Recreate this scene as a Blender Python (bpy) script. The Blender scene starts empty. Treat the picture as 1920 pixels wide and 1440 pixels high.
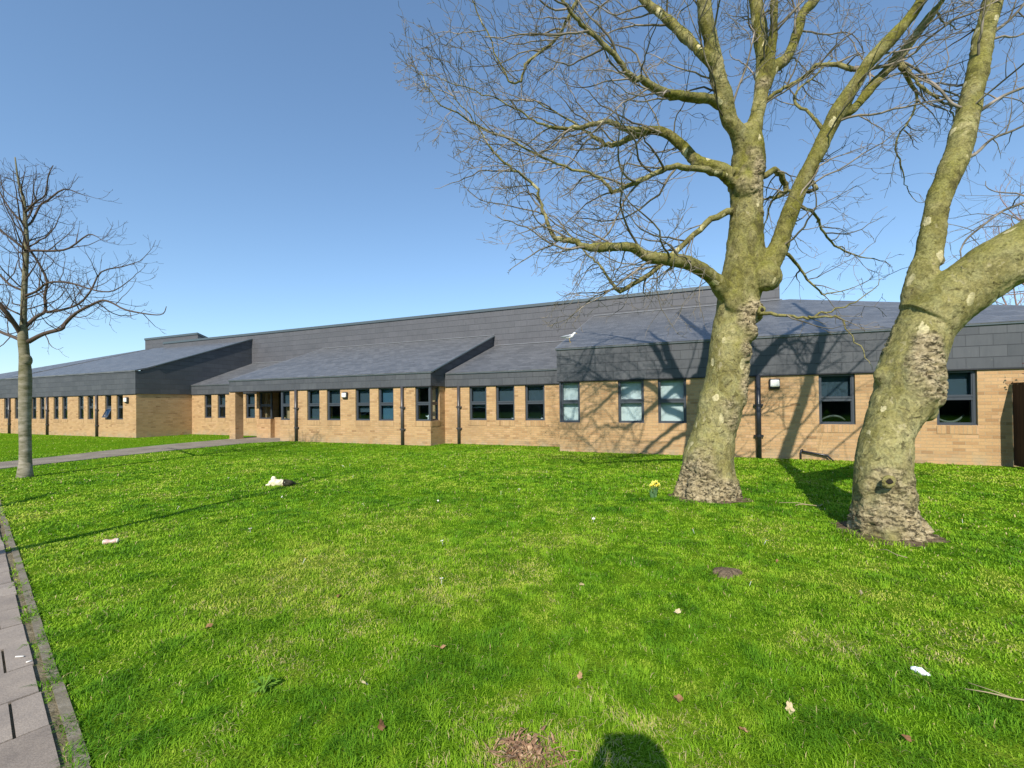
import bpy, bmesh, math, random
import numpy as np
from mathutils import Vector, Matrix, noise
R = math.radians
scene = bpy.context.scene
col = scene.collection

# ------------------------------------------------------------------ camera
cam_d = bpy.data.cameras.new("camera")
cam_d.sensor_width = 36.0
cam_d.lens = 15.1736
cam_d.shift_y = 0.01528
cam_d.clip_start = 0.02
cam_d.clip_end = 2000
cam = bpy.data.objects.new("camera", cam_d)
col.objects.link(cam)
_p, _r = 0.0085139, -0.0106166
_c, _s = math.cos(_r), math.sin(_r)
_F = Vector((0, math.cos(_p), math.sin(_p)))
_U0 = Vector((0, -math.sin(_p), math.cos(_p)))
_X = Vector((1, 0, 0))
_Rv = _X * _c + _U0 * _s
_Uv = -_X * _s + _U0 * _c
cam.matrix_world = Matrix(((_Rv.x, _Uv.x, -_F.x, 0), (_Rv.y, _Uv.y, -_F.y, 0), (_Rv.z, _Uv.z, -_F.z, 1.5), (0, 0, 0, 1)))
scene.camera = cam

# ------------------------------------------------------------------ sky, sun, exposure
SUN_EL, SUN_AZ = R(36.9), R(13.9)
LDIR = Vector((math.sin(SUN_AZ) * math.cos(SUN_EL), math.cos(SUN_AZ) * math.cos(SUN_EL), -math.sin(SUN_EL)))
world = bpy.data.worlds.new("World")
scene.world = world
world.use_nodes = True
wn = world.node_tree.nodes
sky = wn.new("ShaderNodeTexSky")
sky.sky_type = 'NISHITA'
sky.sun_disc = False
sky.sun_elevation = SUN_EL
sky.sun_rotation = math.pi + SUN_AZ
sky.altitude = 50
sky.air_density = 1.0
sky.dust_density = 0.25
sky.ozone_density = 1.6
bg = wn["Background"]
bg.inputs["Strength"].default_value = 0.142
# a slightly hazier, flatter sky than the clear model: less range from zenith to horizon
gm = wn.new("ShaderNodeGamma"); gm.inputs["Gamma"].default_value = 0.80
sc_ = wn.new("ShaderNodeVectorMath"); sc_.operation = 'MULTIPLY'; sc_.inputs[1].default_value = (0.935, 1.15, 1.33)
world.node_tree.links.new(sky.outputs["Color"], gm.inputs["Color"])
world.node_tree.links.new(gm.outputs["Color"], sc_.inputs[0])
world.node_tree.links.new(sc_.outputs[0], bg.inputs["Color"])
sun_d = bpy.data.lights.new("sun", 'SUN')
sun_d.energy = 4.2
sun_d.angle = R(0.53)
sun_d.color = (1.0, 0.94, 0.84)
sun = bpy.data.objects.new("sun", sun_d)
col.objects.link(sun)
sun.rotation_euler = LDIR.to_track_quat('-Z', 'Y').to_euler()
sun.location = (-5, -20, 20)
scene.view_settings.view_transform = 'Standard'
scene.view_settings.look = 'None'
scene.view_settings.exposure = 0.44
scene.view_settings.gamma = 1.0

# ------------------------------------------------------------------ helpers
def tag(o, label=None, cat=None, group=None, kind=None):
    if label: o["label"] = label
    if cat: o["category"] = cat
    if group: o["group"] = group
    if kind: o["kind"] = kind
    return o

def empty(name, loc=(0, 0, 0), rz=0.0, label=None, cat=None, group=None):
    o = bpy.data.objects.new(name, None)
    o.empty_display_size = 0.2
    o.location = loc
    o.rotation_euler = (0, 0, rz)
    col.objects.link(o)
    return tag(o, label, cat, group)

class MB:
    """collects boxes, prisms, tubes with uvs in metres and links them as one mesh object"""
    def __init__(self):
        self.v = []; self.f = []; self.uv = []; self.mi = []
    def face(self, pts, uv=None, mi=0):
        b = len(self.v)
        self.v.extend([tuple(p) for p in pts])
        self.f.append(tuple(range(b, b + len(pts))))
        if uv is None:
            a, c, d = Vector(pts[0]), Vector(pts[1]), Vector(pts[2])
            n = (c - a).cross(d - a)
            ax, ay, az = abs(n.x), abs(n.y), abs(n.z)
            if az >= ax and az >= ay:
                uv = [(p[0], p[1]) for p in pts]
            elif ay >= ax:
                uv = [(p[0], p[2]) for p in pts]
            else:
                uv = [(p[1], p[2]) for p in pts]
        self.uv.extend(uv); self.mi.append(mi)
    def box(self, x0, x1, y0, y1, z0, z1, mi=0):
        a = [(x0, y0, z0), (x1, y0, z0), (x1, y1, z0), (x0, y1, z0), (x0, y0, z1), (x1, y0, z1), (x1, y1, z1), (x0, y1, z1)]
        for q in ((0, 1, 5, 4), (1, 2, 6, 5), (2, 3, 7, 6), (3, 0, 4, 7), (4, 5, 6, 7), (3, 2, 1, 0)):
            self.face([a[i] for i in q], mi=mi)
        return self
    def prism_u(self, u0, u1, sec, slope_uv=True):
        """sec: list of (v,z), extruded along u"""
        n = len(sec)
        d = 0.0
        for i in range(n):
            (va, za), (vb, zb) = sec[i], sec[(i + 1) % n]
            L = math.hypot(vb - va, zb - za)
            pts = [(u0, va, za), (u0, vb, zb), (u1, vb, zb), (u1, va, za)]
            if abs(vb - va) > 1e-6 and abs(zb - za) > 1e-6:
                uv = [(u0, 0), (u0, L), (u1, L), (u1, 0)]
            else:
                uv = None
            self.face(pts, uv)
        self.face([(u0, v, z) for v, z in sec][::-1])
        self.face([(u1, v, z) for v, z in sec])
        return self
    def slab(self, pts, t):
        """thick sheet: polygon pts (ccw seen from above) and its copy t lower"""
        P = [Vector(p) for p in pts]
        n = (P[1] - P[0]).cross(P[2] - P[0]).normalized()
        e1 = (P[1] - P[0]).normalized(); e2 = n.cross(e1)
        uv = [(p.dot(e1), p.dot(e2)) for p in P]
        Q = [p - n * t for p in P]
        self.face([tuple(p) for p in P], uv)
        self.face([tuple(p) for p in Q][::-1])
        k = len(P)
        for i in range(k):
            j = (i + 1) % k
            self.face([tuple(P[i]), tuple(Q[i]), tuple(Q[j]), tuple(P[j])])
        return self
    def tube(self, pts, rad, n=8, cap=True, mi=0):
        pts = [Vector(p) for p in pts]
        if not hasattr(rad, '__len__'): rad = [rad] * len(pts)
        b = len(self.v)
        t0 = (pts[1] - pts[0]).normalized()
        a = t0.orthogonal().normalized()
        m = len(pts)
        for i in range(m):
            t = (pts[min(i + 1, m - 1)] - pts[max(i - 1, 0)])
            if t.length < 1e-9: t = t0
            t = t.normalized()
            a = (a - t * a.dot(t))
            a = a.normalized() if a.length > 1e-6 else t.orthogonal().normalized()
            c = t.cross(a)
            r = rad[i]
            for k in range(n):
                th = 2 * math.pi * k / n
                q = pts[i] + a * (r * math.cos(th)) + c * (r * math.sin(th))
                self.v.append((q.x, q.y, q.z))
        for i in range(m - 1):
            for k in range(n):
                k2 = (k + 1) % n
                self.f.append((b + i * n + k, b + i * n + k2, b + (i + 1) * n + k2, b + (i + 1) * n + k))
                self.uv.extend([(k / n, i), ((k + 1) / n, i), ((k + 1) / n, i + 1), (k / n, i + 1)]); self.mi.append(mi)
        if cap:
            self.f.append(tuple(b + k for k in range(n))[::-1]); self.uv.extend([(0, 0)] * n); self.mi.append(mi)
            self.f.append(tuple(b + (m - 1) * n + k for k in range(n))); self.uv.extend([(0, 0)] * n); self.mi.append(mi)
        return self
    def ball(self, c, r, n=10, m=7, sq=(1, 1, 1), mi=0):
        b = len(self.v)
        c = Vector(c)
        for i in range(m + 1):
            ph = math.pi * i / m
            for k in range(n):
                th = 2 * math.pi * k / n
                self.v.append((c.x + r * sq[0] * math.sin(ph) * math.cos(th), c.y + r * sq[1] * math.sin(ph) * math.sin(th), c.z + r * sq[2] * math.cos(ph)))
        for i in range(m):
            for k in range(n):
                k2 = (k + 1) % n
                self.f.append((b + i * n + k, b + (i + 1) * n + k, b + (i + 1) * n + k2, b + i * n + k2))
                self.uv.extend([(0, 0)] * 4); self.mi.append(mi)
        return self
    def build(self, name, mat, parent=None, smooth=False, bevel=0.0):
        me = bpy.data.meshes.new(name)
        me.from_pydata(self.v, [], self.f)
        ul = me.uv_layers.new(name="UVMap")
        ul.data.foreach_set("uv", np.array(self.uv, dtype=np.float32).ravel())
        mats = mat if isinstance(mat, (list, tuple)) else [mat]
        for m_ in mats: me.materials.append(m_)
        if len(mats) > 1: me.polygons.foreach_set("material_index", self.mi)
        if smooth: me.polygons.foreach_set("use_smooth", [True] * len(me.polygons))
        me.update()
        o = bpy.data.objects.new(name, me)
        col.objects.link(o)
        if parent: o.parent = parent
        if bevel:
            bm = bmesh.new(); bm.from_mesh(me)
            bmesh.ops.remove_doubles(bm, verts=bm.verts, dist=1e-5)
            bmesh.ops.bevel(bm, geom=list(bm.edges), offset=bevel, segments=2, affect='EDGES', profile=0.5)
            bm.to_mesh(me); bm.free()
        return o

# ------------------------------------------------------------------ materials
def mat(name, base=(0.5, 0.5, 0.5), rough=0.7, spec=0.3, metal=0.0):
    m = bpy.data.materials.new(name)
    m.use_nodes = True
    b = m.node_tree.nodes["Principled BSDF"]
    b.inputs["Base Color"].default_value = (*base, 1)
    b.inputs["Roughness"].default_value = rough
    b.inputs["Specular IOR Level"].default_value = spec
    b.inputs["Metallic"].default_value = metal
    return m, m.node_tree, b

class NT:
    def __init__(self, nt): self.nt = nt
    def n(self, t, **k):
        x = self.nt.nodes.new(t)
        for a, v in k.items():
            if a.startswith('i_'):
                key = a[2:].replace('_', ' ')
                x.inputs[key].default_value = v
            else: setattr(x, a, v)
        return x
    def l(self, a, b): self.nt.links.new(a, b)
    def noise(self, co, scale, detail=4, rough=0.55, w=0.0):
        x = self.n("ShaderNodeTexNoise"); x.inputs["Scale"].default_value = scale
        x.inputs["Detail"].default_value = detail; x.inputs["Roughness"].default_value = rough
        if co is not None: self.l(co, x.inputs["Vector"])
        return x.outputs["Fac"]
    def ramp(self, fac, stops, interp='LINEAR'):
        x = self.n("ShaderNodeValToRGB"); cr = x.color_ramp; cr.interpolation = interp
        while len(cr.elements) < len(stops): cr.elements.new(0.5)
        for e, (p, c) in zip(cr.elements, stops):
            e.position = p; e.color = (*c, 1) if len(c) == 3 else c
        self.l(fac, x.inputs["Fac"]); return x.outputs["Color"]
    def mix(self, fac, a, b, mode='MIX'):
        x = self.n("ShaderNodeMix", data_type='RGBA', blend_type=mode)
        for s, v in (("Factor", fac), ("A", a), ("B", b)):
            idx = {"Factor": 0, "A": 6, "B": 7}[s]
            if hasattr(v, "is_linked") or hasattr(v, "links"): self.l(v, x.inputs[idx])
            elif isinstance(v, (int, float)): x.inputs[idx].default_value = v
            else: x.inputs[idx].default_value = (*v, 1)
        return x.outputs[2]
    def math(self, op, a, b=0.0, clamp=False):
        x = self.n("ShaderNodeMath", operation=op, use_clamp=clamp)
        for i, v in enumerate((a, b)):
            if hasattr(v, "links"): self.l(v, x.inputs[i])
            else: x.inputs[i].default_value = v
        return x.outputs[0]
    def bump(self, h, strength, dist, bsdf, normal=None):
        x = self.n("ShaderNodeBump"); x.inputs["Strength"].default_value = strength; x.inputs["Distance"].default_value = dist
        self.l(h, x.inputs["Height"])
        if normal: self.l(normal, x.inputs["Normal"])
        if bsdf: self.l(x.outputs["Normal"], bsdf.inputs["Normal"])
        return x.outputs["Normal"]

def brick_mat(name, bw=0.225, bh=0.075, rot=False, tone=1.0):
    m, nt, b = mat(name, rough=0.9, spec=0.15)
    k = NT(nt)
    uv = k.n("ShaderNodeUVMap").outputs[0]
    mp = k.n("ShaderNodeMapping"); k.l(uv, mp.inputs["Vector"])
    br = k.n("ShaderNodeTexBrick")
    br.offset = 0.5 if not rot else 0.0
    k.l(mp.outputs[0], br.inputs["Vector"])
    br.inputs["Scale"].default_value = 1.0
    br.inputs["Brick Width"].default_value = bw
    br.inputs["Row Height"].default_value = bh
    br.inputs["Mortar Size"].default_value = 0.005
    br.inputs["Mortar Smooth"].default_value = 0.25
    br.inputs["Bias"].default_value = 0.0
    br.inputs["Color1"].default_value = (0, 0, 0, 1)
    br.inputs["Color2"].default_value = (1, 1, 1, 1)
    br.inputs["Mortar"].default_value = (0.5, 0.5, 0.5, 1)
    geo = k.n("ShaderNodeTexCoord").outputs["Object"]
    t = tone
    c = k.ramp(br.outputs["Color"], [(0.0, (0.33 * t, 0.190 * t, 0.090 * t)), (0.07, (0.43 * t, 0.258 * t, 0.124 * t)), (0.4, (0.49 * t, 0.302 * t, 0.147 * t)), (0.8, (0.53 * t, 0.338 * t, 0.166 * t)), (1.0, (0.55 * t, 0.342 * t, 0.186 * t))])
    n1 = k.noise(geo, 1.3, 5)
    c = k.mix(k.math('MULTIPLY', k.ramp(n1, [(0.42, (0, 0, 0)), (0.7, (1, 1, 1))]), 0.30), c, (0.40 * t, 0.265 * t, 0.14 * t))
    n2 = k.noise(geo, 60, 3)
    c = k.mix(0.35, c, k.ramp(n2, [(0.3, (0.55, 0.55, 0.55)), (0.7, (1.25, 1.25, 1.25))]), 'MULTIPLY')
    c = k.mix(br.outputs["Fac"], c, (0.40 * t, 0.31 * t, 0.19 * t))
    sz = k.n('ShaderNodeSeparateXYZ'); k.l(geo, sz.inputs[0])
    lowz = k.math('SUBTRACT', 1.0, k.math('MULTIPLY', k.math('SUBTRACT', sz.outputs[2], 0.02), 3.2), True)
    n5 = k.noise(geo, 3.5, 5, 0.65)
    c = k.mix(k.math('MULTIPLY', lowz, k.ramp(n5, [(0.40, (0,) * 3), (0.62, (0.8,) * 3)])), c, (0.36, 0.30, 0.20))
    n6 = k.noise(geo, 0.7, 4, 0.6)
    c = k.mix(k.ramp(n6, [(0.52, (0,) * 3), (0.72, (0.40,) * 3)]), c, (0.30 * t, 0.19 * t, 0.10 * t))
    k.l(c, b.inputs["Base Color"])
    inv = k.math('SUBTRACT', 1.0, br.outputs["Fac"])
    h = k.math('ADD', inv, k.math('MULTIPLY', n2, 0.35))
    k.bump(h, 0.7, 0.008, b)
    return m

def slate_mat(name, bw, bh, c0, c1, rough=0.5, joint=0.4, line=0.006):
    m, nt, b = mat(name, rough=rough, spec=0.45)
    k = NT(nt)
    uv = k.n("ShaderNodeUVMap").outputs[0]
    br = k.n("ShaderNodeTexBrick"); br.offset = 0.5
    k.l(uv, br.inputs["Vector"])
    br.inputs["Scale"].default_value = 1.0
    br.inputs["Brick Width"].default_value = bw
    br.inputs["Row Height"].default_value = bh
    br.inputs["Mortar Size"].default_value = line
    br.inputs["Mortar Smooth"].default_value = 0.1
    br.inputs["Color1"].default_value = (0, 0, 0, 1)
    br.inputs["Color2"].default_value = (1, 1, 1, 1)
    br.inputs["Mortar"].default_value = (0.5, 0.5, 0.5, 1)
    geo = k.n("ShaderNodeTexCoord").outputs["Object"]
    c = k.mix(br.outputs["Color"], c0, c1)
    n1 = k.noise(geo, 0.9, 5)
    c = k.mix(0.25, c, k.ramp(n1, [(0.3, (0.72, 0.72, 0.74)), (0.7, (1.22, 1.2, 1.2))]), 'MULTIPLY')
    mp = k.n("ShaderNodeMapping"); k.l(geo, mp.inputs["Vector"]); mp.inputs["Scale"].default_value = (5, 5, 0.8)
    n2 = k.noise(mp.outputs[0], 4, 4)
    c = k.mix(0.38, c, k.ramp(n2, [(0.35, (0.72, 0.73, 0.75)), (0.68, (1.25, 1.25, 1.24))]), 'MULTIPLY')
    li = k.ramp(k.noise(geo, 7, 6, 0.75), [(0.62, (0,) * 3), (0.72, (0.35,) * 3)])
    c = k.mix(li, c, (0.16, 0.165, 0.15))
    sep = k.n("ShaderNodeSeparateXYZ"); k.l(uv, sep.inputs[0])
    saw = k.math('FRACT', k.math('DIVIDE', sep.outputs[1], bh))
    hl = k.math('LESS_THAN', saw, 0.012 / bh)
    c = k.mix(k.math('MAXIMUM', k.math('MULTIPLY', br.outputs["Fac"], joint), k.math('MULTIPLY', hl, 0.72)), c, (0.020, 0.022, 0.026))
    k.l(c, b.inputs["Base Color"])
    # each course tilts out at its foot
    h = k.math('SUBTRACT', k.math('MULTIPLY', k.math('SUBTRACT', 1.0, saw), 0.8), br.outputs["Fac"])
    h = k.math('ADD', h, k.math('MULTIPLY', br.outputs["Color"], 0.35))
    k.bump(h, 0.6, 0.012, b)
    k.l(k.ramp(n2, [(0.3, (rough - 0.1,) * 3), (0.7, (rough + 0.15,) * 3)]), b.inputs["Roughness"])
    return m

M = {}
M['brick'] = brick_mat('buff_brick')
M['soldier'] = brick_mat('buff_brick_on_edge', 0.075, 0.23, True, 0.95)
M['slate_big'] = slate_mat('hung_slate', 0.46, 0.255, (0.066, 0.070, 0.078), (0.086, 0.090, 0.098), 0.6, joint=0.45)
M['slate_clad'] = slate_mat('hung_slate_upper', 0.60, 0.285, (0.090, 0.090, 0.098), (0.104, 0.103, 0.112), 0.6, joint=0.12)
M['slate_roof'] = slate_mat('roof_slate', 0.30, 0.20, (0.100, 0.102, 0.106), (0.155, 0.156, 0.160), 0.42, line=0.005)
M['frame'], nt, b = mat('dark_grey_frame', (0.05, 0.058, 0.07), 0.38, 0.5)
M['coping'], nt, b = mat('grey_metal_coping', (0.075, 0.095, 0.105), 0.4, 0.5)
M['lead'], nt, b = mat('lead_flashing', (0.21, 0.215, 0.23), 0.6, 0.4)
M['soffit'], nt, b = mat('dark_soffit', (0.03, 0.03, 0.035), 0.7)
M['pipe'], nt, b = mat('grey_plastic_pipe', (0.06, 0.055, 0.055), 0.35, 0.5)
M['pipe_black'], nt, b = mat('black_pipe', (0.02, 0.022, 0.027), 0.3, 0.5)
M['interior'], nt, b = mat('interior_plaster', (0.42, 0.52, 0.60), 0.9)
M['carpet'], nt, b = mat('interior_carpet', (0.30, 0.34, 0.40), 0.95)
M['blind_pale'], nt, b = mat('pale_blind', (0.88, 0.84, 0.77), 0.8)
M['blind_teal'], nt, b = mat('teal_blind', (0.06, 0.13, 0.18), 0.8)
M['blind_tone'], nt, b = mat('pane_tone_blind', (0.060, 0.084, 0.100), 0.8)  # blinds mostly added to give dark panes a blue-grey tone
M['white'], nt, b = mat('white_plastic', (0.78, 0.77, 0.72), 0.35, 0.5)
M['black'], nt, b = mat('black_plastic', (0.015, 0.015, 0.017), 0.4, 0.5)
M['cream_mould'], nt, b = mat('cream_chair_rim', (0.12, 0.125, 0.095), 0.6)
M['door'], nt, b = mat('dark_door', (0.012, 0.013, 0.017), 0.4, 0.4)

m = bpy.data.materials.new('window_glass'); m.use_nodes = True
nt = m.node_tree; nt.nodes.clear(); k = NT(nt)
out = k.n("ShaderNodeOutputMaterial"); tr = k.n("ShaderNodeBsdfTransparent"); gl = k.n("ShaderNodeBsdfGlossy")
tr.inputs["Color"].default_value = (0.84, 0.90, 0.92, 1); gl.inputs["Roughness"].default_value = 0.02
gl.inputs["Color"].default_value = (0.50, 0.66, 0.85, 1)
fr = k.n("ShaderNodeFresnel"); gb_ = k.n("ShaderNodeNewGeometry")
k.l(k.math('SUBTRACT', 1.5, k.math('MULTIPLY', gb_.outputs["Backfacing"], 0.8333)), fr.inputs["IOR"])
mx = k.n("ShaderNodeMixShader"); k.l(fr.outputs[0], mx.inputs[0]); k.l(tr.outputs[0], mx.inputs[1]); k.l(gl.outputs[0], mx.inputs[2])
k.l(mx.outputs[0], out.inputs["Surface"])
M['glass'] = m

# ------------------------------------------------------------------ the school building
TH = 0.39121
Uw = Vector((math.cos(TH), -math.sin(TH), 0)); Vw = Vector((math.sin(TH), math.cos(TH), 0))
def W(u, v, z=0.0): return Uw * u + Vw * v + Vector((0, 0, z))
def toUV(x, y): return x * Uw.x + y * Uw.y, x * Vw.x + y * Vw.y

building = empty("school_building", tuple(W(-8, 13)), -TH,
                 "long single storey buff brick building with dark slate hung fascias and slate roofs", "building")
def bld(mb, name, mt, parent=None, smooth=False, off=True, bevel=0):
    mb.v = [(a + 8, b - 13, c) for a, b, c in mb.v] if off else mb.v
    return mb.build(name, mt, parent or building, smooth, bevel)

EAVE, SILL = 2.16, 0.895
DR, DM, DC, DCL, DL, VC = 12.87, 13.185, 14.17, 15.07, 12.50, 18.6

def wall(name, u0, u1, v, ops, z0=-0.12, th=0.30, ends=True):
    mb = MB()
    mb.box(u0, u1, v, v + th, z0, SILL)
    x = u0
    for a, b_ in ops + [(u1, u1)]:
        if a - x > 0.005: mb.box(x, a, v, v + th, SILL, EAVE)
        x = b_
    return bld(mb, name, M['brick'])
def wall_side(u, v0, v1, ops, th=0.30, sgn=-1):
    """wall along v; outer face at u, body on the sgn side"""
    mb = MB()
    a, b_ = (u + sgn * th, u) if sgn < 0 else (u, u + th)
    mb.box(a, b_, v0, v1, -0.12, SILL)
    x = v0
    for p, q in ops + [(v1, v1)]:
        if p - x > 0.005: mb.box(a, b_, x, p, SILL, EAVE)
        x = q
    return bld(mb, "wall", M['brick'])

def window(u0, u1, v, blind=None, opened=False, side=None, bw=0.055, lower=True, corner=None, label=None, blind_z=None, sill=True):
    """frame is the part; pane, blind, sill and an opened sash are its sub-parts"""
    z0, z1 = SILL, EAVE
    if side is None: mp = lambda a, d, z: (a, v + d, z)
    else: mp = lambda a, d, z: (side - d, a, z)
    def put(mb): mb.v = [mp(*q) for q in mb.v]; return mb
    d0, d1 = 0.055, 0.125
    fr = MB()
    l = 0.085 if corner == 'l' else bw; r_ = 0.085 if corner == 'r' else bw
    fr.box(u0, u0 + l, d0, d1, z0, z1); fr.box(u1 - r_, u1, d0, d1, z0, z1)
    fr.box(u0 + l, u1 - r_, d0, d1, z0, z0 + 0.06); fr.box(u0 + l, u1 - r_, d0, d1, z1 - 0.07, z1)
    zt = 1.53
    fr.box(u0 + l, u1 - r_, d0 + 0.002, d1, zt - 0.062, zt - 0.010)
    fr.box(u0 + l, u1 - r_, d0 + 0.002, d1, zt + 0.010, zt + 0.058)
    fr.box(u0 + l, u1 - r_, d0 + 0.016, d1, zt - 0.010, zt + 0.010)
    for za, zb in ((z0 + 0.06, zt - 0.062), (zt + 0.058, z1 - 0.07)):   # glazing beads
        for a, c in ((u0 + l, u0 + l + 0.018), (u1 - r_ - 0.018, u1 - r_)):
            fr.box(a, c, d0 + 0.012, d1, za, zb)
    # dark cill drip under the frame
    fr.box(u0, u1, d0 - 0.03, d0, z0, z0 + 0.025)
    f = bld(put(fr), "window", M['frame'])
    if label: f["label"] = label
    gl = MB()
    gl.box(u0 + l, u1 - r_, 0.088, 0.096, zt + 0.058, z1 - 0.07)
    if not opened: gl.box(u0 + l, u1 - r_, 0.088, 0.096, z0 + 0.06, zt - 0.062)
    bld(put(gl), "pane", M['glass'], f)
    if opened:
        H = zt - 0.062 - z0 - 0.06
        an = R(24)
        sb = MB(); pb = MB()
        def tilt(mb):
            out = []
            for a, d, z in mb.v:
                t = z * -1.0
                out.append((a, d0 - 0.01 - t * math.sin(an) + d * math.cos(an), zt - 0.062 - t * math.cos(an) + d * math.sin(an)))
            mb.v = [mp(*q) for q in out]; return mb
        a, c = u0 + l - 0.01, u1 - r_ + 0.01
        sb.box(a, a + 0.05, 0, 0.045, -H, 0); sb.box(c - 0.05, c, 0, 0.045, -H, 0)
        sb.box(a + 0.05, c - 0.05, 0, 0.045, -H, -H + 0.05); sb.box(a + 0.05, c - 0.05, 0, 0.045, -0.05, 0)
        s_ = bld(tilt(sb), "sash", M['frame'], f)
        pb.box(a + 0.05, c - 0.05, 0.018, 0.024, -H + 0.05, -0.05)
        bld(tilt(pb), "sash_pane", M['glass'], f)
    if blind:
        bb = MB()
        za = z0 + 0.03 if blind_z is None else blind_z
        bb.box(u0 + 0.02, u1 - 0.02, 0.20, 0.215, za, z1 - 0.01)
        bld(put(bb), "blind", M[blind], f)
    if sill:
        sm = MB()
        e0 = u0 - 0.008; e1 = u1 + 0.008
        if corner == 'r': e1 = u1 - 0.004
        if corner == 'l': e0 = u0 + 0.004
        sec = [(-0.011, 0.70), (-0.011, 0.882), (0.054, 0.899), (0.054, 0.70)]
        sm.prism_u(e0, e1, sec)
        sm.uv = [(p, q - 0.69) for p, q in sm.uv]
        bld(put(sm), "sill", M['soldier'], f)
    return f

# --- walls with their openings
O = 0.05
wR = [(-3.745, -3.096), (-1.956, -1.225), (-0.842, -0.094), (2.982, 3.725), (5.249, 5.956)]
wM = [(-16.16, -15.586), (-14.602, -13.924), (-13.534, -12.831), (-12.063, -11.364), (-10.956, -10.257), (-9.284, -8.63)]
wC = [(-7.58, -6.876), (-6.498, -5.771), (-5.367, -4.646)]
wCL = [(-24.09, -23.52), (-23.03, -22.42), (-20.88, -20.21)]
wL = [(-38.766, -38.20), (-37.434, -36.86), (-35.42, -34.85), (-34.47, -33.93), (-32.938, -32.408), (-32.03, -31.478), (-30.384, -29.86), (-29.487, -28.932), (-27.838, -27.27), (-26.812, -26.254)]
wall("wall", -3.745, 9.05, DR + O, wR)
wall_side(-3.745, DR + O + 0.30, DC + O, [(DR + O + 0.30, 13.75)], sgn=1)
wall("wall", -16.16, -8.63, DM + O, wM)
wall_side(-8.63, DM + O + 0.30, DC + O, [(DM + O + 0.30, 13.84)])
wall_side(-16.16, DM + O + 0.30, 15.4, [], sgn=1)
wall("wall", -8.63, -3.745, DC + O, wC)
wall("wall", -25.14, -18.871, DCL + O, wCL)
wall("wall", -18.871, -17.953, 14.2, [(-18.72, -17.953)])
wall_side(-18.871, 14.5, DCL + O, [], sgn=1)
wall("wall", -46.0, -25.14, DL + O, wL)
wall_side(-25.14, DL + O + 0.30, DCL + O + 0.3, [])
wall_side(9.05, DR + O + 0.3, 25, [])

for i, (a, b_) in enumerate(wR):
    window(a, b_, DR + O, blind=('blind_pale' if i < 3 else 'blind_tone'), blind_z=(None if i < 3 else 1.55), corner=('l' if i == 0 else None))
for i, (a, b_) in enumerate(wM):
    window(a, b_, DM + O, blind={0: 'blind_tone', 1: 'blind_tone', 2: 'blind_tone', 3: 'blind_tone', 4: 'blind_teal', 5: None}.get(i),
           corner={0: 'l', 5: 'r'}.get(i), blind_z={0: 1.45, 1: 0.94, 2: 1.50, 3: 1.22}.get(i))
for i, (a, b_) in enumerate(wC): window(a, b_, DC + O, blind='blind_tone', blind_z=(1.35, 1.55, 1.5)[i])
for i, (a, b_) in enumerate(wCL): window(a, b_, DCL + O, blind='blind_tone' if i else None, blind_z=(1.2, 1.45, 0.95)[i])
for i, (a, b_) in enumerate(wL):
    window(a, b_, DL + O, opened=(i == 8), label=("window with its lower sash tilted open" if i == 8 else None))
window(-18.72, -17.953, 14.2)
# side faces of the two corner windows
window(DM + O + 0.06, 13.84, 0, side=-8.63, sill=True, label="side face of the corner window")

# corner posts
mb = MB(); mb.box(-8.69, -8.63, DM + O + 0.002, DM + O + 0.055, SILL, EAVE); bld(mb, "corner_post", M['frame'])
mb = MB(); mb.box(-3.742, -3.69, DR + O + 0.003, DR + O + 0.055, SILL, EAVE); bld(mb, "corner_post", M['frame'])

# --- porch: pier, door, low wall, paving comes with the path
mb = MB(); mb.box(-19.343, -18.951, DM + 0.04, DM + 0.42, -0.1, EAVE); bld(mb, "pier", M['brick'])
mb = MB(); mb.box(-17.953, -17.25, 14.42, 14.62, -0.1, SILL); bld(mb, "low_wall", M['brick'])
mb = MB(); mb.box(-17.953, -17.25, 14.40, 14.62, SILL, SILL + 0.06); bld(mb, "low_wall_capping", M['soldier'])
dr = MB()
dr.box(-17.95, -17.88, 14.95, 15.03, 0.05, EAVE); dr.box(-16.95, -16.88, 14.95, 15.03, 0.05, EAVE)
dr.box(-16.0, -15.9, 14.95, 15.03, 0.05, EAVE)
dr.box(-17.88, -16.95, 14.96, 15.02, 0.05, 0.30); dr.box(-17.88, -16.95, 14.96, 15.02, 2.04, EAVE)
dr.box(-16.88, -16.0, 14.96, 15.02, 0.05, 0.30); dr.box(-16.88, -16.0, 14.96, 15.02, 2.04, EAVE)
d_ = bld(dr, "door", M['door'])
gl = MB(); gl.box(-17.88, -16.95, 14.985, 14.993, 0.30, 2.04); gl.box(-16.88, -16.0, 14.985, 14.993, 0.30, 2.04)
bld(gl, "door_pane", M['glass'], d_)

# --- slate hung fascias and gables
def clad(name, u0, u1, sec, m_='slate_big', z0=EAVE):
    mb = MB(); mb.prism_u(u0, u1, sec)
    mb.uv = [(p, q - z0) for p, q in mb.uv]
    return bld(mb, name, M[m_])
SR, SMn, SC, SCL = 0.3560, 0.376, 0.350, 0.414
TR, TM, TC, TCL, TL = 3.19, 2.688, 2.678, 2.678, 3.33
def section(v, top, s): return [(v, EAVE), (v, top), (VC, top + s * (VC - v)), (VC, EAVE)]
clad("fascia", -3.8, 9.1, [(DR, EAVE), (DR, TR - 0.03), (DR + 0.3, TR - 0.03), (DR + 0.3, EAVE)])
mb = MB(); mb.prism_u(-3.8, -3.65, [(DR + 0.3, EAVE), (DR + 0.3, TR + SR * 0.3 - 0.06), (VC, TR + SR * (VC - DR) - 0.06), (VC, EAVE)]); bld(mb, "gable", M['slate_big'])
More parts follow.
